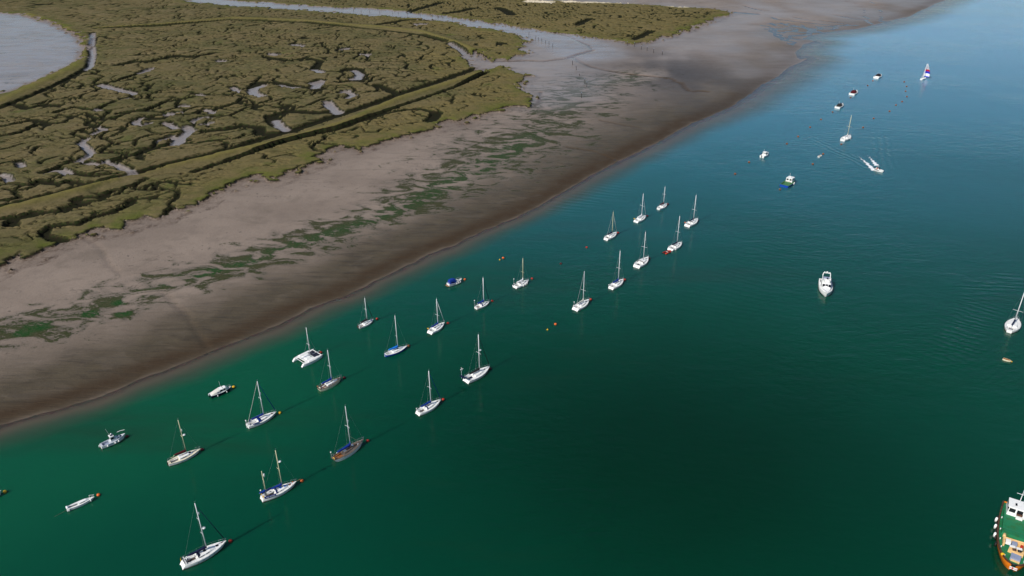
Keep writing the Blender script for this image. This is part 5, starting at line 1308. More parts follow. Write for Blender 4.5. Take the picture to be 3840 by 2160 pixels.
# white flybridge cruiser, bows towards the shore
bw = np.array(W(3101, 1103, 1.6)); hd = math.radians(-107)
L = 11.6; pos = bw - np.array([math.cos(hd), math.sin(hd)]) * L / 2
o = tag(empty('flybridge_cruiser', pos[0], pos[1], hd), 'large white flybridge motor cruiser with three dark windscreen panes', 'motor yacht')
h = Hull(L, 4.3, 0.88, 1.25, 0.45, 2.4, 0.40, 0.10, 'plain', 0.5)
hull_parts(o, h, dict(boot='black', cock=(0.03, 0.22), cw=0.8, drop=0.5, stripe=None))
MB().box((h.x(0.12), 0, 0.86), (2.2, 3.0, 0.03)).build('cockpit_sole', M['teak'], o)
x0, x1 = h.x(0.22), h.x(0.66); w = 1.55; z0 = h.zs(0.4)
rr = []
for f, k, ww in ((0, 1.55, 1.0), (0.55, 1.6, 1.0), (0.72, 1.45, 0.97), (1.0, 0.55, 0.86), (1.22, 0.30, 0.70), (1.5, 0.10, 0.35)):
    x = x0 + (x1 - x0) * f; zz = h.zs(0.22 + 0.44 * min(f, 1.4)) - 0.03
    zz = max(zz, z0 - 0.03); w2 = w * ww
    rr.append([(x, w2, zz), (x, w2 * 0.94, zz + k * 0.8), (x, w2 * 0.82, zz + k), (x, 0, zz + k * 1.06), (x, -w2 * 0.82, zz + k), (x, -w2 * 0.94, zz + k * 0.8), (x, -w2, zz)])
sal = MB().loft(rr, False, (True, True)).build('saloon', M['white'], o)
for i in (-1, 0, 1):
    P_ = []
    for u, v in ((-0.40, 0.2), (0.40, 0.2), (0.38, 0.85), (-0.38, 0.85)):
        x = x0 + (x1 - x0) * (0.985 - 0.25 * v); zz = z0 + 0.62 + 0.98 * v * 0.93
        P_.append((x + 0.10, (i * 0.92 + u) * (1 - 0.06 * v), zz - 0.0))
    MB().quad(*P_).build('windscreen_pane', M['glass'], sal)
for sd in (1, -1):
    MB().quad(*[(x0 + (x1 - x0) * f, sd * (w * 0.985 + 0.02) * (1 - 0.035 * v), z0 + 0.45 + 0.75 * v) for f, v in ((0.08, 0), (0.80, 0), (0.66, 1), (0.08, 1))]).build('side_window', M['glass'], sal)
zf = z0 + 1.60
fb_ = MB(); rr = []
for x, ww in ((x0 - 0.9, 1.25), (x0 + 1.2, 1.35), (x0 + 2.9, 1.22), (x0 + 3.6, 0.85)):
    rr.append([(x, ww, zf), (x, ww * 0.97, zf + 0.62), (x, ww * 0.86, zf + 0.62), (x, ww * 0.84, zf + 0.12), (x, -ww * 0.84, zf + 0.12), (x, -ww * 0.86, zf + 0.62), (x, -ww * 0.97, zf + 0.62), (x, -ww, zf)])
fly = fb_.loft(rr).build('flybridge', M['white'], o)
MB().box((x0 + 2.3, 0, zf + 0.40), (0.5, 1.4, 0.55), 0, 0.9).build('helm_console', M['white'], fly)
MB().box((x0 + 1.6, 0.15, zf + 0.55), (0.35, 0.4, 0.8)).build('helm_seat', M['black'], fly)
MB().box((x0 + 0.3, 0, zf + 0.35), (0.6, 1.7, 0.4)).build('bench_seat', M['slate'], fly)
MB().path([(x0 + 2.95, -1.1, zf + 0.75), (x0 + 3.35, -0.7, zf + 0.8), (x0 + 3.5, 0, zf + 0.82), (x0 + 3.35, 0.7, zf + 0.8), (x0 + 2.95, 1.1, zf + 0.75)], 0.03).build('flybridge_rail', M['steel'], fly)
arch = MB().path([(x0 - 0.5, 1.2, zf + 0.6), (x0 - 0.8, 1.05, zf + 1.55), (x0 - 0.8, -1.05, zf + 1.55), (x0 - 0.5, -1.2, zf + 0.6)], 0.13, 6).build('radar_arch', M['white'], o)
MB().ball((x0 - 0.8, 0, zf + 1.85), (0.33, 0.33, 0.26), 10, 6).build('radar_dome', M['white'], arch, True)
MB().ball((x0 - 0.8, -0.75, zf + 1.80), (0.2, 0.2, 0.2), 10, 6).build('satellite_dome', M['white'], arch, True)
MB().box((x0 - 0.8, 0.75, zf + 1.8), (0.1, 0.6, 0.1)).build('radar_scanner', M['white'], arch)
MB().box((h.x(0.83), 0, h.zs(0.8) + 0.10), (0.35, 0.5, 0.05)).build('hatch', M['glass'], o)
bow_rail(o, h, 0.5, 0.65)

# blue workboat with green deck
o, h, L = motor('fishing_boat', 'blue-hulled fishing boat with bright green working deck and white wheelhouse', 'fishing boat', (2940, 695), (2978, 667), 0.9, 1.3, beam=0.38, ts=0.92, fb=1.0, rise=0.35, s=dict(hull='hull_blue', deck='green', cock=(0.03, 0.42), cw=0.85, drop=0.35, boot='antifoul', rail='white'), group=G)
MB().box((h.x(0.22), 0, h.zs(0.2) - 0.33), (0.36 * L, h.b(0.2) * 1.4, 0.02)).build('working_deck', M['green'], o)
house(o, h, 0.46, 0.74, h.b(0.55) * 0.72, h.zs(0.5) - 0.05, 1.75, 0.12, nf=2, ns=2)
MB().ball((h.x(0.6), 0, h.zs(0.6) + 2.0), (0.35, 0.35, 0.22), 10, 6).build('radar_dome', M['white'], o, True)
MB().tube((h.x(0.6), 0.4, h.zs(0.6) + 1.7), (h.x(0.6), 0.4, h.zs(0.6) + 3.6), 0.035).build('mast', M['white'], o)
MB().path([(h.x(0.40), 0.9, 0.9), (h.x(0.40), 0.9, 1.5), (h.x(0.40), -0.9, 1.5), (h.x(0.40), -0.9, 0.9)], 0.05).build('gantry', M['rust'], o)
bow_rail(o, h, 0.74, 0.6)
fender(o, h, 0.5, -1, 0.5, 0.2, 0.4); fender(o, h, 0.55, -1, 0.8, 0.2, 0.3)
MB().box((h.x(0.82), 0, h.zs(0.8) + 0.15), (0.7, 0.7, 0.25)).build('fish_box', M['orange'], o)

def small_cruiser(label, stern, bow, top, wcol, eng=True, **kw):
    o, h, L = motor('motor_cruiser', label, 'motor boat', stern, bow, 0.6, 0.9, beam=0.40, ts=0.90, fb=0.95, rise=0.35, s=dict(boot='black', cock=(0.04, 0.30), cw=0.75, drop=0.4), group=G)
    cabin(o, h, 0.36, 0.86, 0.74, 0.75, 'white', kw.get('wins', ((0.1, 0.35),)), front=0.55, name='cabin_top')
    if top == 'dome':
        house(o, h, 0.32, 0.62, h.b(0.5) * 0.74, h.zs(0.5), 1.25, 0.08, nf=3, ns=2, slope=0.35)
    else:
        rr = []
        for f, k in ((0.0, 0.5), (0.3, 1.15), (0.75, 1.25), (1.0, 0.75)):
            t = kw.get('t0', 0.18) + 0.34 * f; w_ = h.b(t) * 0.80
            rr.append([(h.x(t), w_ * math.cos(a), h.zs(t) + k * min(1, math.sin(a) * 1.3)) for a in [math.pi * j / 8 for j in range(9)]])
        MB().loft(rr, False, (True, True)).build('cockpit_canopy', M[top], o)
    MB().quad((h.x(0.66), -0.6, h.zs(0.66) + 0.60), (h.x(0.66), 0.6, h.zs(0.66) + 0.60), (h.x(0.56), 0.65, h.zs(0.56) + 1.15), (h.x(0.56), -0.65, h.zs(0.56) + 1.15)).build('windscreen', M['glass'], o)
    bow_rail(o, h)
    if eng: outboard(o, h.x(0) - 0.2, 0, 0.4, wcol, 1.4)
    MB().tube((h.x(0.4), 0.5, 1.5), (h.x(0.38), 0.5, 3.6), 0.03).build('aerial', M['white'], o)
    return o, h
o, h = small_cruiser('white cabin motorboat with a black outboard engine and a blue ensign, near the mudbank', (2857, 587), (2881, 574), 'dome', 'black')
MB().box((h.x(0.06), 0.9, 1.9), (0.7, 0.04, 0.45)).tube((h.x(0.06), 0.9, 0.9), (h.x(0.06), 0.9, 2.1), 0.03).build('ensign', M['blue'], o)
small_cruiser('white open-backed motorboat under a dark canopy, beyond the all-white sloop', (3140, 403), (3160, 390), 'black', 'white', False)
small_cruiser('white motorboat with a maroon-brown cockpit canopy', (3194, 353), (3213, 340), 'maroon', 'white', False)
small_cruiser('white motorboat with raised black-green canopy, near the spinnaker boat', (3285, 291), (3303, 280), 'jacket', 'white', False, t0=0.30)

# boat whose bow only just shows at the frame's edge
o, h, L = motor('moored_launch', 'pale blue-white launch bow beside a yellow mooring buoy', 'motor boat', (-88, 1884), (5, 1840), beam=0.34, s=dict(hull='white', stripe='sky_blue', deck='grey_deck'), group=G)
cabin(o, h, 0.36, 0.76, 0.7, 0.5, 'white', ((0.2, 0.6),), name='cuddy_cabin'); bow_rail(o, h, 0.7, 0.55, 'slate', 0.04)

# the boat under way
o, h, L = motor('speedboat', 'white speedboat under way with two people aboard and foam trails astern', 'speedboat', (3281, 633), (3314, 643), 0.5, 0.6, beam=0.40, ts=0.88, fb=0.75, rise=0.3, s=dict(boot='white', cock=(0.05, 0.52), cw=0.75, drop=0.4))
SPEED = (o, h, L)
h.strip(-1, 0.05, 0.6, 0.25, 0.9, 0.02).build('hull_stripe', M['black'], o); h.strip(1, 0.05, 0.6, 0.25, 0.9, 0.02).build('hull_stripe', M['black'], o)
MB().box((h.x(0.42), 0, 0.75), (0.8, 0.9, 0.7), 0, 0.85).build('console', M['white'], o)
MB().quad((h.x(0.52), -0.6, 1.1), (h.x(0.52), 0.6, 1.1), (h.x(0.46), 0.55, 1.6), (h.x(0.46), -0.55, 1.6)).build('windscreen', M['glass'], o)
MB().path([(h.x(0.2), 0.8, 0.8), (h.x(0.25), 0.75, 1.9), (h.x(0.25), -0.75, 1.9), (h.x(0.2), -0.8, 0.8)], 0.06).build('roll_bar', M['white'], o)
MB().box((h.x(0.25), 0, 0.62), (0.5, 1.2, 0.35)).build('bench_seat', M['black'], o)
outboard(o, h.x(0) - 0.25, 0, 0.4, 'black', 1.4)
def person(label, loc, hd, jk, seated=True):
    """one skinned figure, hips at loc, sitting with hands forward"""
    V = [(0, 0, 0), (0, 0, 0.25), (0.02, 0, 0.48), (0.03, 0, 0.58), (0.05, 0, 0.74), (0.0, 0.18, 0.47), (0.08, 0.22, 0.22), (0.30, 0.16, 0.20), (0.0, -0.18, 0.47), (0.08, -0.22, 0.22), (0.30, -0.16, 0.20),
         (0.05, 0.10, 0), (0.42, 0.12, 0.03), (0.45, 0.12, -0.40), (0.58, 0.12, -0.44), (0.05, -0.10, 0), (0.42, -0.12, 0.03), (0.45, -0.12, -0.40), (0.58, -0.12, -0.44)]
    E_ = [(0, 1), (1, 2), (2, 3), (3, 4), (2, 5), (5, 6), (6, 7), (2, 8), (8, 9), (9, 10), (0, 11), (11, 12), (12, 13), (13, 14), (0, 15), (15, 16), (16, 17), (17, 18)]
    Rr = [0.16, 0.15, 0.13, 0.06, 0.10, 0.075, 0.055, 0.04, 0.075, 0.055, 0.04, 0.10, 0.075, 0.055, 0.05, 0.10, 0.075, 0.055, 0.05]
    me = bpy.data.meshes.new('person'); me.from_pydata(V, E_, [])
    ob = bpy.data.objects.new('tmp_person', me); C.objects.link(ob)
    md = ob.modifiers.new('skin', 'SKIN'); md.use_smooth_shade = True
    for i, sv in enumerate(me.skin_vertices[0].data):
        sv.radius = (Rr[i], Rr[i] * (0.85 if i in (0, 1, 2) else 1)); sv.use_root = (i == 0)
    ob.modifiers.new('sub', 'SUBSURF').levels = 1
    dg = bpy.context.evaluated_depsgraph_get(); dg.update()
    m2 = bpy.data.meshes.new_from_object(ob.evaluated_get(dg)); m2.name = 'person'
    bpy.data.objects.remove(ob)
    m2.materials.clear()
    for k in (jk, 'skin', 'jacket'): m2.materials.append(M[k])
    for p_ in m2.polygons:
        c = p_.center
        p_.material_index = 1 if (c.z > 0.56 or (c.x > 0.26 and c.z > 0.12)) else (2 if c.z < 0.02 and c.x > 0.0 else 0)
    pn = bpy.data.objects.new('person', m2); C.objects.link(pn)
    pn.location = loc; pn.rotation_euler = (0, 0, hd)
    tag(pn, label, 'person', 'people aboard the speedboat')
    MB().ball((0.03, 0, 0.78), (0.105, 0.10, 0.10), 10, 6, -0.1).build('hair', M['hair'], pn, True)
    return pn
def world_of(o, x, y, z):
    a = o.rotation_euler.z
    return (o.location.x + x * math.cos(a) - y * math.sin(a), o.location.y + x * math.sin(a) + y * math.cos(a), z)
person('person in a dark jacket seated at the stern of the speedboat', world_of(o, h.x(0.25), 0.35, 0.90), o.rotation_euler.z, 'jacket')
person('person in an orange lifejacket beside the speedboat console', world_of(o, h.x(0.25), -0.35, 0.90), o.rotation_euler.z, 'lifejacket')

# dinghies
def dinghy(label, stern, bow, hull, inside_, Lfix):
    pos, hd, L = place(stern, bow, 0.3, 0.4)
    o = tag(empty('dinghy', pos[0], pos[1], hd), label, 'dinghy')
    h = Hull(Lfix, Lfix * 0.44, 0.75, 0.42, 0.25, 2.0, 0.42, 0.08, 'plain', 0.2)
    h.mesh().build('hull', M[hull], o, True)
    h.deck((0.06, 0.86), cw=0.85, drop=0.30).build('liner', M[inside_], o)
    for t in (0.25, 0.52): MB().box((h.x(t), 0, 0.30), (0.22, h.b(t) * 1.75, 0.04)).build('thwart', M['wood'], o)
    return o, h
dinghy('small white tender riding beside two orange buoys in the blue reach', (3069, 588), (3081, 581), 'white', 'canvas_grey', 3.0)
o, h = dinghy('cream and orange rowing dinghy adrift near the sloop in open water', (3769, 1347), (3785, 1351), 'cream', 'wood', 2.1)
MB().ball((h.x(1.0) + 0.15, -0.15, 0.3), 0.16, 8, 6).build('bow_fender', M['yellow'], o, True)
pos, hd, L = place((2495, 947), (2512, 941), 0.3, 0.35)
o = tag(empty('inflatable_dinghy', pos[0], pos[1], hd), 'red inflatable dinghy tied astern of a white yacht', 'dinghy')
Lr = 3.2
for sd in (1, -1):
    MB().path([(-Lr / 2, sd * 0.62, 0.22), (0.5, sd * 0.62, 0.24), (1.2, sd * 0.40, 0.30)], 0.22, 8).ball((-Lr / 2, sd * 0.62, 0.22), 0.22, 8, 6).build('tube', M['red'], o, True)
MB().path([(1.15, 0.45, 0.30), (1.5, 0, 0.34), (1.15, -0.45, 0.30)], 0.22, 8).build('bow_tube', M['red'], o, True)
MB().box((-0.1, 0, 0.12), (2.7, 1.0, 0.06)).build('floor', M['black'], o)
MB().box((-0.2, 0, 0.34), (0.3, 1.05, 0.06)).build('thwart', M['canvas_grey'], o)
MB().box((-1.4, 0, 0.3), (0.06, 1.0, 0.4)).build('transom', M['black'], o)
outboard(o, -1.6, 0, 0.3, 'dark_red')

# ------------------------------------------------------------------ harbour workboat at the right edge
bw = np.array(W(3803, 2117, 2.0)); e0 = np.array(W(3760, 2060, 2.0)); e1 = np.array(W(3771, 1952, 2.0))
d = e0 - e1; hd = math.atan2(d[1], d[0])
L, B = 19.0, 6.6
pos = bw - np.array([math.cos(hd), math.sin(hd)]) * L / 2
o = tag(empty('workboat', pos[0], pos[1], hd), 'orange-bowed harbour workboat with green decks, buff crane and white wheelhouse', 'workboat')
h = Hull(L, B, 0.85, 1.9, 0.12, -2.8, 0.42, 0.02, 'plain', 0.6, 0.0, 0.0)
h.mesh(18).build('hull', M['tug_orange'], o, True)
h.deck(None, inset=0.35).build('deck', M['tug_green'], o)
rr = []
for sd in (1, -1):
    rings = []
    for i in range(22):
        t = 1 - (1 - i / 21) ** 1.9; x, y, z_ = h.pt(t, 0)
        rings.append([(x, sd * (y + 0.10), z_ - 0.32), (x, sd * (y + 0.14), z_ + 0.02), (x, sd * (y - 0.14), z_ + 0.05), (x, sd * (y - 0.12), z_ - 0.36)])
    MB().loft(rings).build('bulwark', M['tug_brown'], o)
x, y, z_ = h.pt(1.0, 0)
MB().tube((x + 0.02, -y - 0.1, z_ - 0.1), (x + 0.02, y + 0.1, z_ - 0.1), 0.17, n=8).build('bow_fender', M['black'], o, True)
for sd in (1, -1):
    for t in (0.28, 0.40, 0.52, 0.62, 0.72):
        MB().ring((h.x(t), sd * (h.b(t) + 0.22), 1.1), 0.36, 0.15, 'y', 14, 6).build('tyre_fender', M['black'], o, True)
    for t in (0.46, 0.60, 0.34):
        MB().tube((h.x(t), sd * (h.b(t) + 0.42), 0.9), (h.x(t), sd * (h.b(t) + 0.38), 1.8), 0.24, n=8).ball((h.x(t), sd * (h.b(t) + 0.38), 1.8), 0.24, 8, 4).build('fender', M['white'], o, True)
# bow flag panel
MB().box((x + 0.06, 0.1, 1.05), (0.05, 1.3, 0.62)).build('bow_panel', M['white'], o)
MB().box((x + 0.10, -0.05, 1.05), (0.03, 0.18, 0.62)).box((x + 0.095, 0.1, 1.05), (0.02, 1.3, 0.12)).build('bow_cross', M['red'], o)
zd = 1.62
MB().box((h.x(0.90), 0.1, zd + 0.45), (1.5, 1.7, 0.8), -0.1).build('deck_locker', M['slate'], o)
MB().box((h.x(0.945), 0.1, zd + 0.3), (0.25, 1.5, 0.4), -0.1).build('locker_sill', M['buff'], o)
wn_ = MB().box((h.x(0.81), 0.1, zd + 0.5), (0.9, 2.6, 0.8), -0.15).build('winch_bed', M['buff'], o)
MB().tube((h.x(0.815), -0.6, zd + 0.95), (h.x(0.81), 0.0, zd + 0.95), 0.28, n=10).build('winch_drum', M['tug_brown'], wn_, True)
MB().tube((h.x(0.81), 0.3, zd + 0.95), (h.x(0.805), 0.9, zd + 0.95), 0.28, n=10).build('winch_drum', M['black'], wn_, True)
MB().box((h.x(0.765), 0.55, zd + 0.9), (0.55, 1.0, 0.12), 0.2).build('white_tray', M['white'], o); MB().box((h.x(0.765), -0.6, zd + 0.9), (0.55, 1.0, 0.12), 0.2).build('white_tray', M['white'], o)
cr = MB().box((h.x(0.66), -0.3, zd + 0.6), (0.32, 4.0, 0.9), 0.05).box((h.x(0.715), -2.1, zd + 0.5), (1.3, 0.32, 0.9), 0.05).box((h.x(0.73), 1.6, zd + 0.6), (1.7, 0.6, 1.1), 0.05).build('crane_bed', M['buff'], o)
MB().box((h.x(0.705), -1.4, zd + 0.75), (0.9, 0.9, 0.7), 0.05).build('tool_chest', M['white'], cr)
MB().box((h.x(0.70), -0.3, zd + 0.65), (0.8, 0.9, 0.7), 0.05).build('crane_motor', M['slate'], cr)
for i in range(4): MB().box((h.x(0.69 + 0.018 * i), 0.6, zd + 0.35), (0.16, 1.0, 0.10), 0.05).build('deck_plank', M['buff'], cr)
MB().tube((h.x(0.68), 1.4, zd + 1.4), (h.x(0.70), -2.2, zd + 1.5), 0.16, 0.10, 6).build('crane_jib', M['buff'], cr)
MB().box((h.x(0.72), 0.9, zd + 0.9), (0.5, 0.4, 0.5)).build('control_box', M['red'], cr)
MB().ball((h.x(0.735), -0.9, zd + 0.5), 0.22, 8, 6).build('blue_drum', M['sky_blue'], o, True)
MB().path([(h.x(0.55), -2.0, zd + 0.25), (h.x(0.62), -2.05, zd + 0.3)], 0.30, 8).build('rope_coil', M['buff'], o, True)
MB().box((h.x(0.36), 0, zd + 0.28), (0.42 * L, B * 0.80, 0.56), 0, 0.97).build('raised_deck', M['tug_green'], o)
zr = zd + 0.56
MB().path([(h.x(0.36), B * 0.39, zr), (h.x(0.36), B * 0.39, zr + 0.9), (h.x(0.55), B * 0.39, zr + 0.9), (h.x(0.55), B * 0.39, zr)], 0.03).path([(h.x(0.55), B * 0.39, zr + 0.9), (h.x(0.55), -B * 0.39, zr + 0.9), (h.x(0.55), -B * 0.39, zr)], 0.03).build('deck_rail', M['tug_green'], o)
wh = house(o, h, 0.07, 0.24, B * 0.36, zr, 1.9, 0.15, nf=3, ns=2, slope=0.3)
MB().box((h.x(0.265), 0.1, zr + 0.35), (0.5, 1.2, 0.6)).build('white_locker', M['white'], o)
MB().box((h.x(0.252), 0.0, zr + 0.9), (0.1, 1.1, 0.5)).build('door_sill', M['tug_brown'], o)
MB().box((h.x(0.16), 0.8, zr + 2.05), (0.8, 0.35, 0.06)).build('roof_vent', M['glass'], wh); MB().box((h.x(0.16), -0.9, zr + 2.05), (0.8, 0.35, 0.06)).build('roof_vent', M['glass'], wh)
MB().tube((h.x(0.11), -0.4, zr + 2.3), (h.x(0.11), -0.4, zr + 6.0), 0.09, 0.05, 6).path([(h.x(0.11), -1.4, zr + 4.2), (h.x(0.11), 0.6, zr + 4.2)], 0.05).build('mast', M['alu'], o)
fl = MB().tube((h.x(0.13), 0.2, zr + 2.4), (h.x(0.12), 0.25, zr + 4.2), 0.03).build('flag_staff', M['white'], o)
for j, mt_ in enumerate(('sail', 'sail_red', 'sail_blue')):
    rows = [[(h.x(0.125) - 0.02 * i, 0.25 + 0.22 * i, zr + 4.1 - 0.36 * (j + k) - 0.12 * i) for i in range(5)] for k in range(2)]
    MB().loft(rows, False, (False, False)).build('flag_band', M[mt_], fl, True)
MB().tube((h.x(0.08), B * 0.30, zd), (h.x(0.08), B * 0.30, zd + 1.7), 0.12, n=8).build('vent_pipe', M['red'], o, True)
for t in (0.30, 0.5, 0.66, 0.78, 0.90):
    for sd in (1, -1):
        MB().tube((h.x(t), sd * (h.b(t) - 0.45), zd), (h.x(t), sd * (h.b(t) - 0.45), zd + 0.45), 0.10, n=6).build('bollard', M['white'], o, True)
MB().box((h.x(0.91), 1.9, zd + 0.3), (0.7, 0.6, 0.5), 0.3).build('white_crate', M['white'], o)
MB().ball((h.x(0.90), -2.0, zd + 0.3), (0.4, 0.4, 0.3), 8, 6).build('yellow_float', M['yellow'], o, True)

# ------------------------------------------------------------------ mooring buoys
def make_buoy(mat, r, name='mooring_buoy'):
    o = empty(name, 0, 0, 0)
    MB().ball((0, 0, r * 0.35), (r, r, r * 0.92), 14, 10).build('float', M[mat], o, True)
    MB().ring((0, 0, r * 1.28), r * 0.20, r * 0.06, 'x', 10, 4).build('eye', M['black'], o)
    MB().ring((0, 0, r * 0.35), r * 1.01, r * 0.07, 'z', 16, 4).build('band', M['black'], o)
    return o
protos = {}
def buoy(px, py, mat, label, r=0.40, group='mooring buoys at the bows of moored boats'):
    k = (mat, r)
    if k not in protos:
        o = make_buoy(mat, r); protos[k] = o
    else:
        src = protos[k]; o = src.copy(); C.objects.link(o)
        for ch in src.children:
            c = ch.copy(); C.objects.link(c); c.parent = o
    x, y = W(px, py, 0.2)
    o.location = (x, y, 0.0); o.rotation_euler = (0, 0, (px * 7 % 10) * 0.6)
    tag(o, label, 'buoy', group)
    return o
for px, py, mat, lb in (
    (864, 2028, 'red', 'red buoy at the bow of the large yacht with two radar domes'), (1132, 1802, 'orange', 'orange buoy ahead of the two-masted ketch'), (1379, 1652, 'red', 'red buoy ahead of the yacht with grey teak decks'),
    (758, 1685, 'dark_red', 'dark red buoy under the bow of the yacht with maroon boom cover'), (1049, 1547, 'yellow', 'yellow buoy ahead of the yacht with blue sprayhood and furled blue jib'), (1291, 1416, 'dark_red', 'dark red buoy ahead of the cream-hulled yacht'),
    (1204, 1321, 'red', 'red buoy at the bow of the catamaran'), (1414, 1195, 'red', 'red buoy ahead of the small yacht with black boom cover'), (1533, 1296, 'rust', 'rusty buoy under the bow of the blue-hulled yacht'),
    (1680, 1211, 'red', 'red buoy ahead of the yacht with white furled jib and yellow lifebuoy'), (1743, 1047, 'orange', 'orange buoy ahead of the day cruiser with blue canopy'), (1846, 1128, 'red', 'red buoy ahead of the short yacht with royal blue sprayhood'),
    (1995, 1044, 'red', 'red buoy ahead of the yacht with white fenders'), (1662, 1497, 'red', 'orange-red buoy ahead of the yacht with three small windows'), (1837, 1381, 'dark_red', 'dark red buoy under the bow of the yacht with the wind generator'),
    (2215, 1122, 'red', 'red buoy ahead of the yacht with pale grey boom cover'), (2343, 1048, 'red', 'red buoy under the bow of the yacht with royal blue boom cover and brown washboard'), (2435, 968, 'dark_red', 'dark red buoy under the bow of the yacht with orange companionway door'),
    (2318, 872, 'red', 'red buoy ahead of the yacht with navy cover and pale furled jib'), (2428, 809, 'dark_red', 'dark red buoy ahead of the yacht with all-white boom cover'), (2504, 765, 'dark_red', 'dark red buoy ahead of the blue-and-white yacht'), (2617, 826, 'dark_red', 'dark red buoy half hidden under the bow of the yacht with tall white mast'),
    (476, 1635, 'dark_red', 'dark red buoy under the bow of the fishing launch'), (876, 1450, 'yellow', 'yellow buoy ahead of the dark-hulled cabin cruiser'), (369, 1855, 'orange', 'orange buoy ahead of the mastless keelboat'), (18, 1843, 'yellow', 'yellow buoy at the bow of the pale launch'),
    (2925, 710, 'rust', 'orange buoy astern of the blue fishing boat'), (3155, 541, 'rust', 'orange buoy astern of the all-white sloop'), (3190, 365, 'rust', 'dark orange buoy astern of the motorboat with maroon canopy'), (3122, 420, 'rust', 'orange buoy astern of the motorboat with dark canopy'), (3273, 303, 'rust', 'dark orange buoy astern of the motorboat with black-green canopy')):
    buoy(px, py, mat, lb, 0.46 if py < 800 else 0.40)
FREE = 'free mooring buoys between the boats'
buoy(1887, 967, 'orange', 'orange buoy with a small yellow float next to it, off the mudbank', 0.45, FREE)
buoy(2200, 927, 'red', 'lone red buoy closer to the cluster of yachts', 0.38, FREE); buoy(2103, 988, 'dark_red', 'lone dark red buoy near the yacht with white fenders', 0.38, FREE)
buoy(2083, 1215, 'orange', 'lone orange buoy in open water with a yellow pick-up float', 0.42, FREE)
for px, py, lb in ((1874, 974, 'small yellow pick-up float beside an orange buoy off the mudbank'), (2053, 1236, 'small yellow pick-up float beside a lone orange buoy in open water')):
    o = empty('pickup_float', *W(px, py, 0.1), 0)
    MB().ball((0, 0, 0.10), (0.26, 0.26, 0.20), 10, 6).build('float', M['yellow'], o, True); MB().tube((0, 0, 0.25), (0, 0, 0.55), 0.04).build('handle', M['yellow'], o)
    tag(o, lb, 'float', 'pick-up floats')
for px, py in ((2809, 608), (2757, 652), (2951, 539), (2993, 512), (3038, 477), (3079, 448), (3254, 321)):
    buoy(px, py, 'rust', 'weathered orange buoy in the inner line of empty moorings in the blue reach', 0.50, 'inner line of empty moorings')
for px, py in ((3237, 478), (3276, 444), (3336, 417), (3360, 394), (3383, 381), (3401, 362), (3396, 342), (3400, 324), (3391, 307)):
    buoy(px, py, 'rust', 'weathered orange buoy in the outer line of empty moorings leading to the spinnaker', 0.50, 'outer line of empty moorings')
for px, py in ((3087, 577), (3048, 615)):
    buoy(px, py, 'rust', 'weathered orange buoy next to the small white tender', 0.50, 'moorings by the tender')

# ------------------------------------------------------------------ posts in the mud
def ground_z(x, y):
    i = min(max(np.searchsorted(gx, x), 1), NX - 1); j = min(max(np.searchsorted(gy, y), 1), NY - 1)
    return float(z[j, i])
def post(px, py, hgt, label, group, r=0.16, lean=0.0):
    x, y = W(px, py, 0.8)
    zg = ground_z(x, y); x, y = W(px, py, zg); zg = ground_z(x, y)
    o = empty('timber_post', x, y, px % 6.0, zg)
    o.rotation_euler = (lean * 0.07, lean * 0.05, px % 6.0)
    MB().tube((0, 0, -0.4), (0, 0, hgt * 0.86), r * 1.1, r, 7).build('shaft', M['post'], o)
    MB().tube((0, 0, hgt * 0.86), (0, 0, hgt), r * 0.95, r * 0.8, 7).build('head', M['slate' if hgt > 2.6 else 'post'], o)
    tag(o, label, 'post', group)
ZO = lambda a, b: (1280 + a * ZK, b * ZK)
for a, b in ((1415, 262), (1465, 295), (1488, 304), (1513, 315), (1540, 327), (1567, 336), (1595, 352)):
    post(*ZO(a, b), 2.4 + (a % 7) * 0.1, 'short dark post in the row on the wet mud by the marsh corner', 'posts by the marsh corner', 0.15, (a % 5) - 2)
for a, b in ((2157, 345), (2213, 352), (2262, 374), (2307, 384), (2356, 398), (2421, 416)):
    post(*ZO(a, b), 3.2, 'dark post with pale head in the row on the dark wet sand', 'posts on the dark sand', 0.17, (a % 3) - 1)
for a, b in ((1745, 488), (1773, 528), (1797, 570), (1838, 632), (1852, 656), (1812, 738)):
    post(*ZO(a, b), 3.4 if b != 570 else 1.2, 'tall dark post in the line running down the mud between creek and weed', 'posts down the mud', 0.17, (a % 3) - 1)
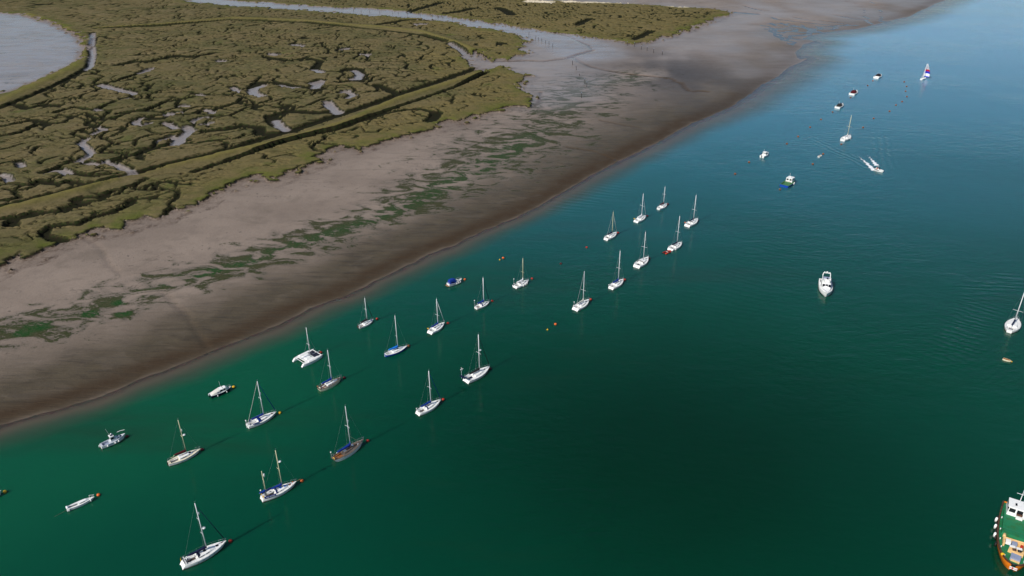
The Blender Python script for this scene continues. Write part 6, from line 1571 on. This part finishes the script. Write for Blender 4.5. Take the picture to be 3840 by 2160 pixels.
for a, b in ((92, 88), (150, 92), (215, 95), (290, 100), (385, 103), (430, 106), (498, 112), (595, 117), (685, 125), (728, 130), (838, 138), (975, 160)):
    post(*ZO(a, b), 2.2, 'small fence post along the marsh edge of the far channel', 'fence posts along the channel', 0.14, 0)

# ------------------------------------------------------------------ foam behind the speedboat
def foam_material():
    t = NT('foam'); P = t.coord()
    a = t.attr('age').outputs['Fac']; ed = t.attr('edge').outputs['Fac']
    n = t.math('ADD', t.math('MULTIPLY', t.noise(P, 1.3, 5, 0.7), 0.6), t.math('MULTIPLY', t.noise(P, 4.0, 4, 0.7), 0.4))
    m = t.ramp(t.math('SUBTRACT', t.math('ADD', n, t.math('MULTIPLY', ed, 0.40)), t.math('MULTIPLY', a, 0.38)), 0.52, 0.66)
    tr = t.n('ShaderNodeBsdfTransparent')
    mx = t.n('ShaderNodeMixShader'); t.l(m, mx.inputs[0]); t.l(tr.outputs[0], mx.inputs[1]); t.l(t.bsdf((0.74, 0.77, 0.80), 0.9, 0.2), mx.inputs[2])
    return t.done(mx.outputs[0])
fm = foam_material()
def foam(pts, w0, w1):
    P = [Vector((*W(*p), 0.03)) for p in pts]
    n = 40; rows = []; age = []; edge = []
    for i in range(n):
        s = i / (n - 1) * (len(P) - 1); k = min(int(s), len(P) - 2); c = P[k].lerp(P[k + 1], s - k)
        d = (P[k + 1] - P[k]).normalized(); u = Vector((-d.y, d.x, 0))
        w = w0 + (w1 - w0) * i / (n - 1)
        c += u * 0.25 * math.sin(i * 0.9)
        rows.append([c + u * w * f + Vector((0, 0, 0.10 * (1 - abs(f)))) for f in (-1, -0.5, 0, 0.5, 1)])
        age += [i / (n - 1)] * 5; edge += [0, 0.7, 1, 0.7, 0]
    ob = MB().loft(rows, False, (False, False)).build('wake_foam', fm, None, True)
    for nm, arr in (('age', age), ('edge', edge)):
        at_ = ob.data.attributes.new(nm, 'FLOAT', 'POINT'); at_.data.foreach_set('value', arr)
    tag(ob, kind='stuff')
    return ob
foam([(3280, 640), (3266, 628), (3250, 612), (3232, 598), (3217, 585)], 1.5, 1.1)
foam([(3289, 622), (3278, 610), (3266, 597), (3255, 584)], 1.3, 1.0)
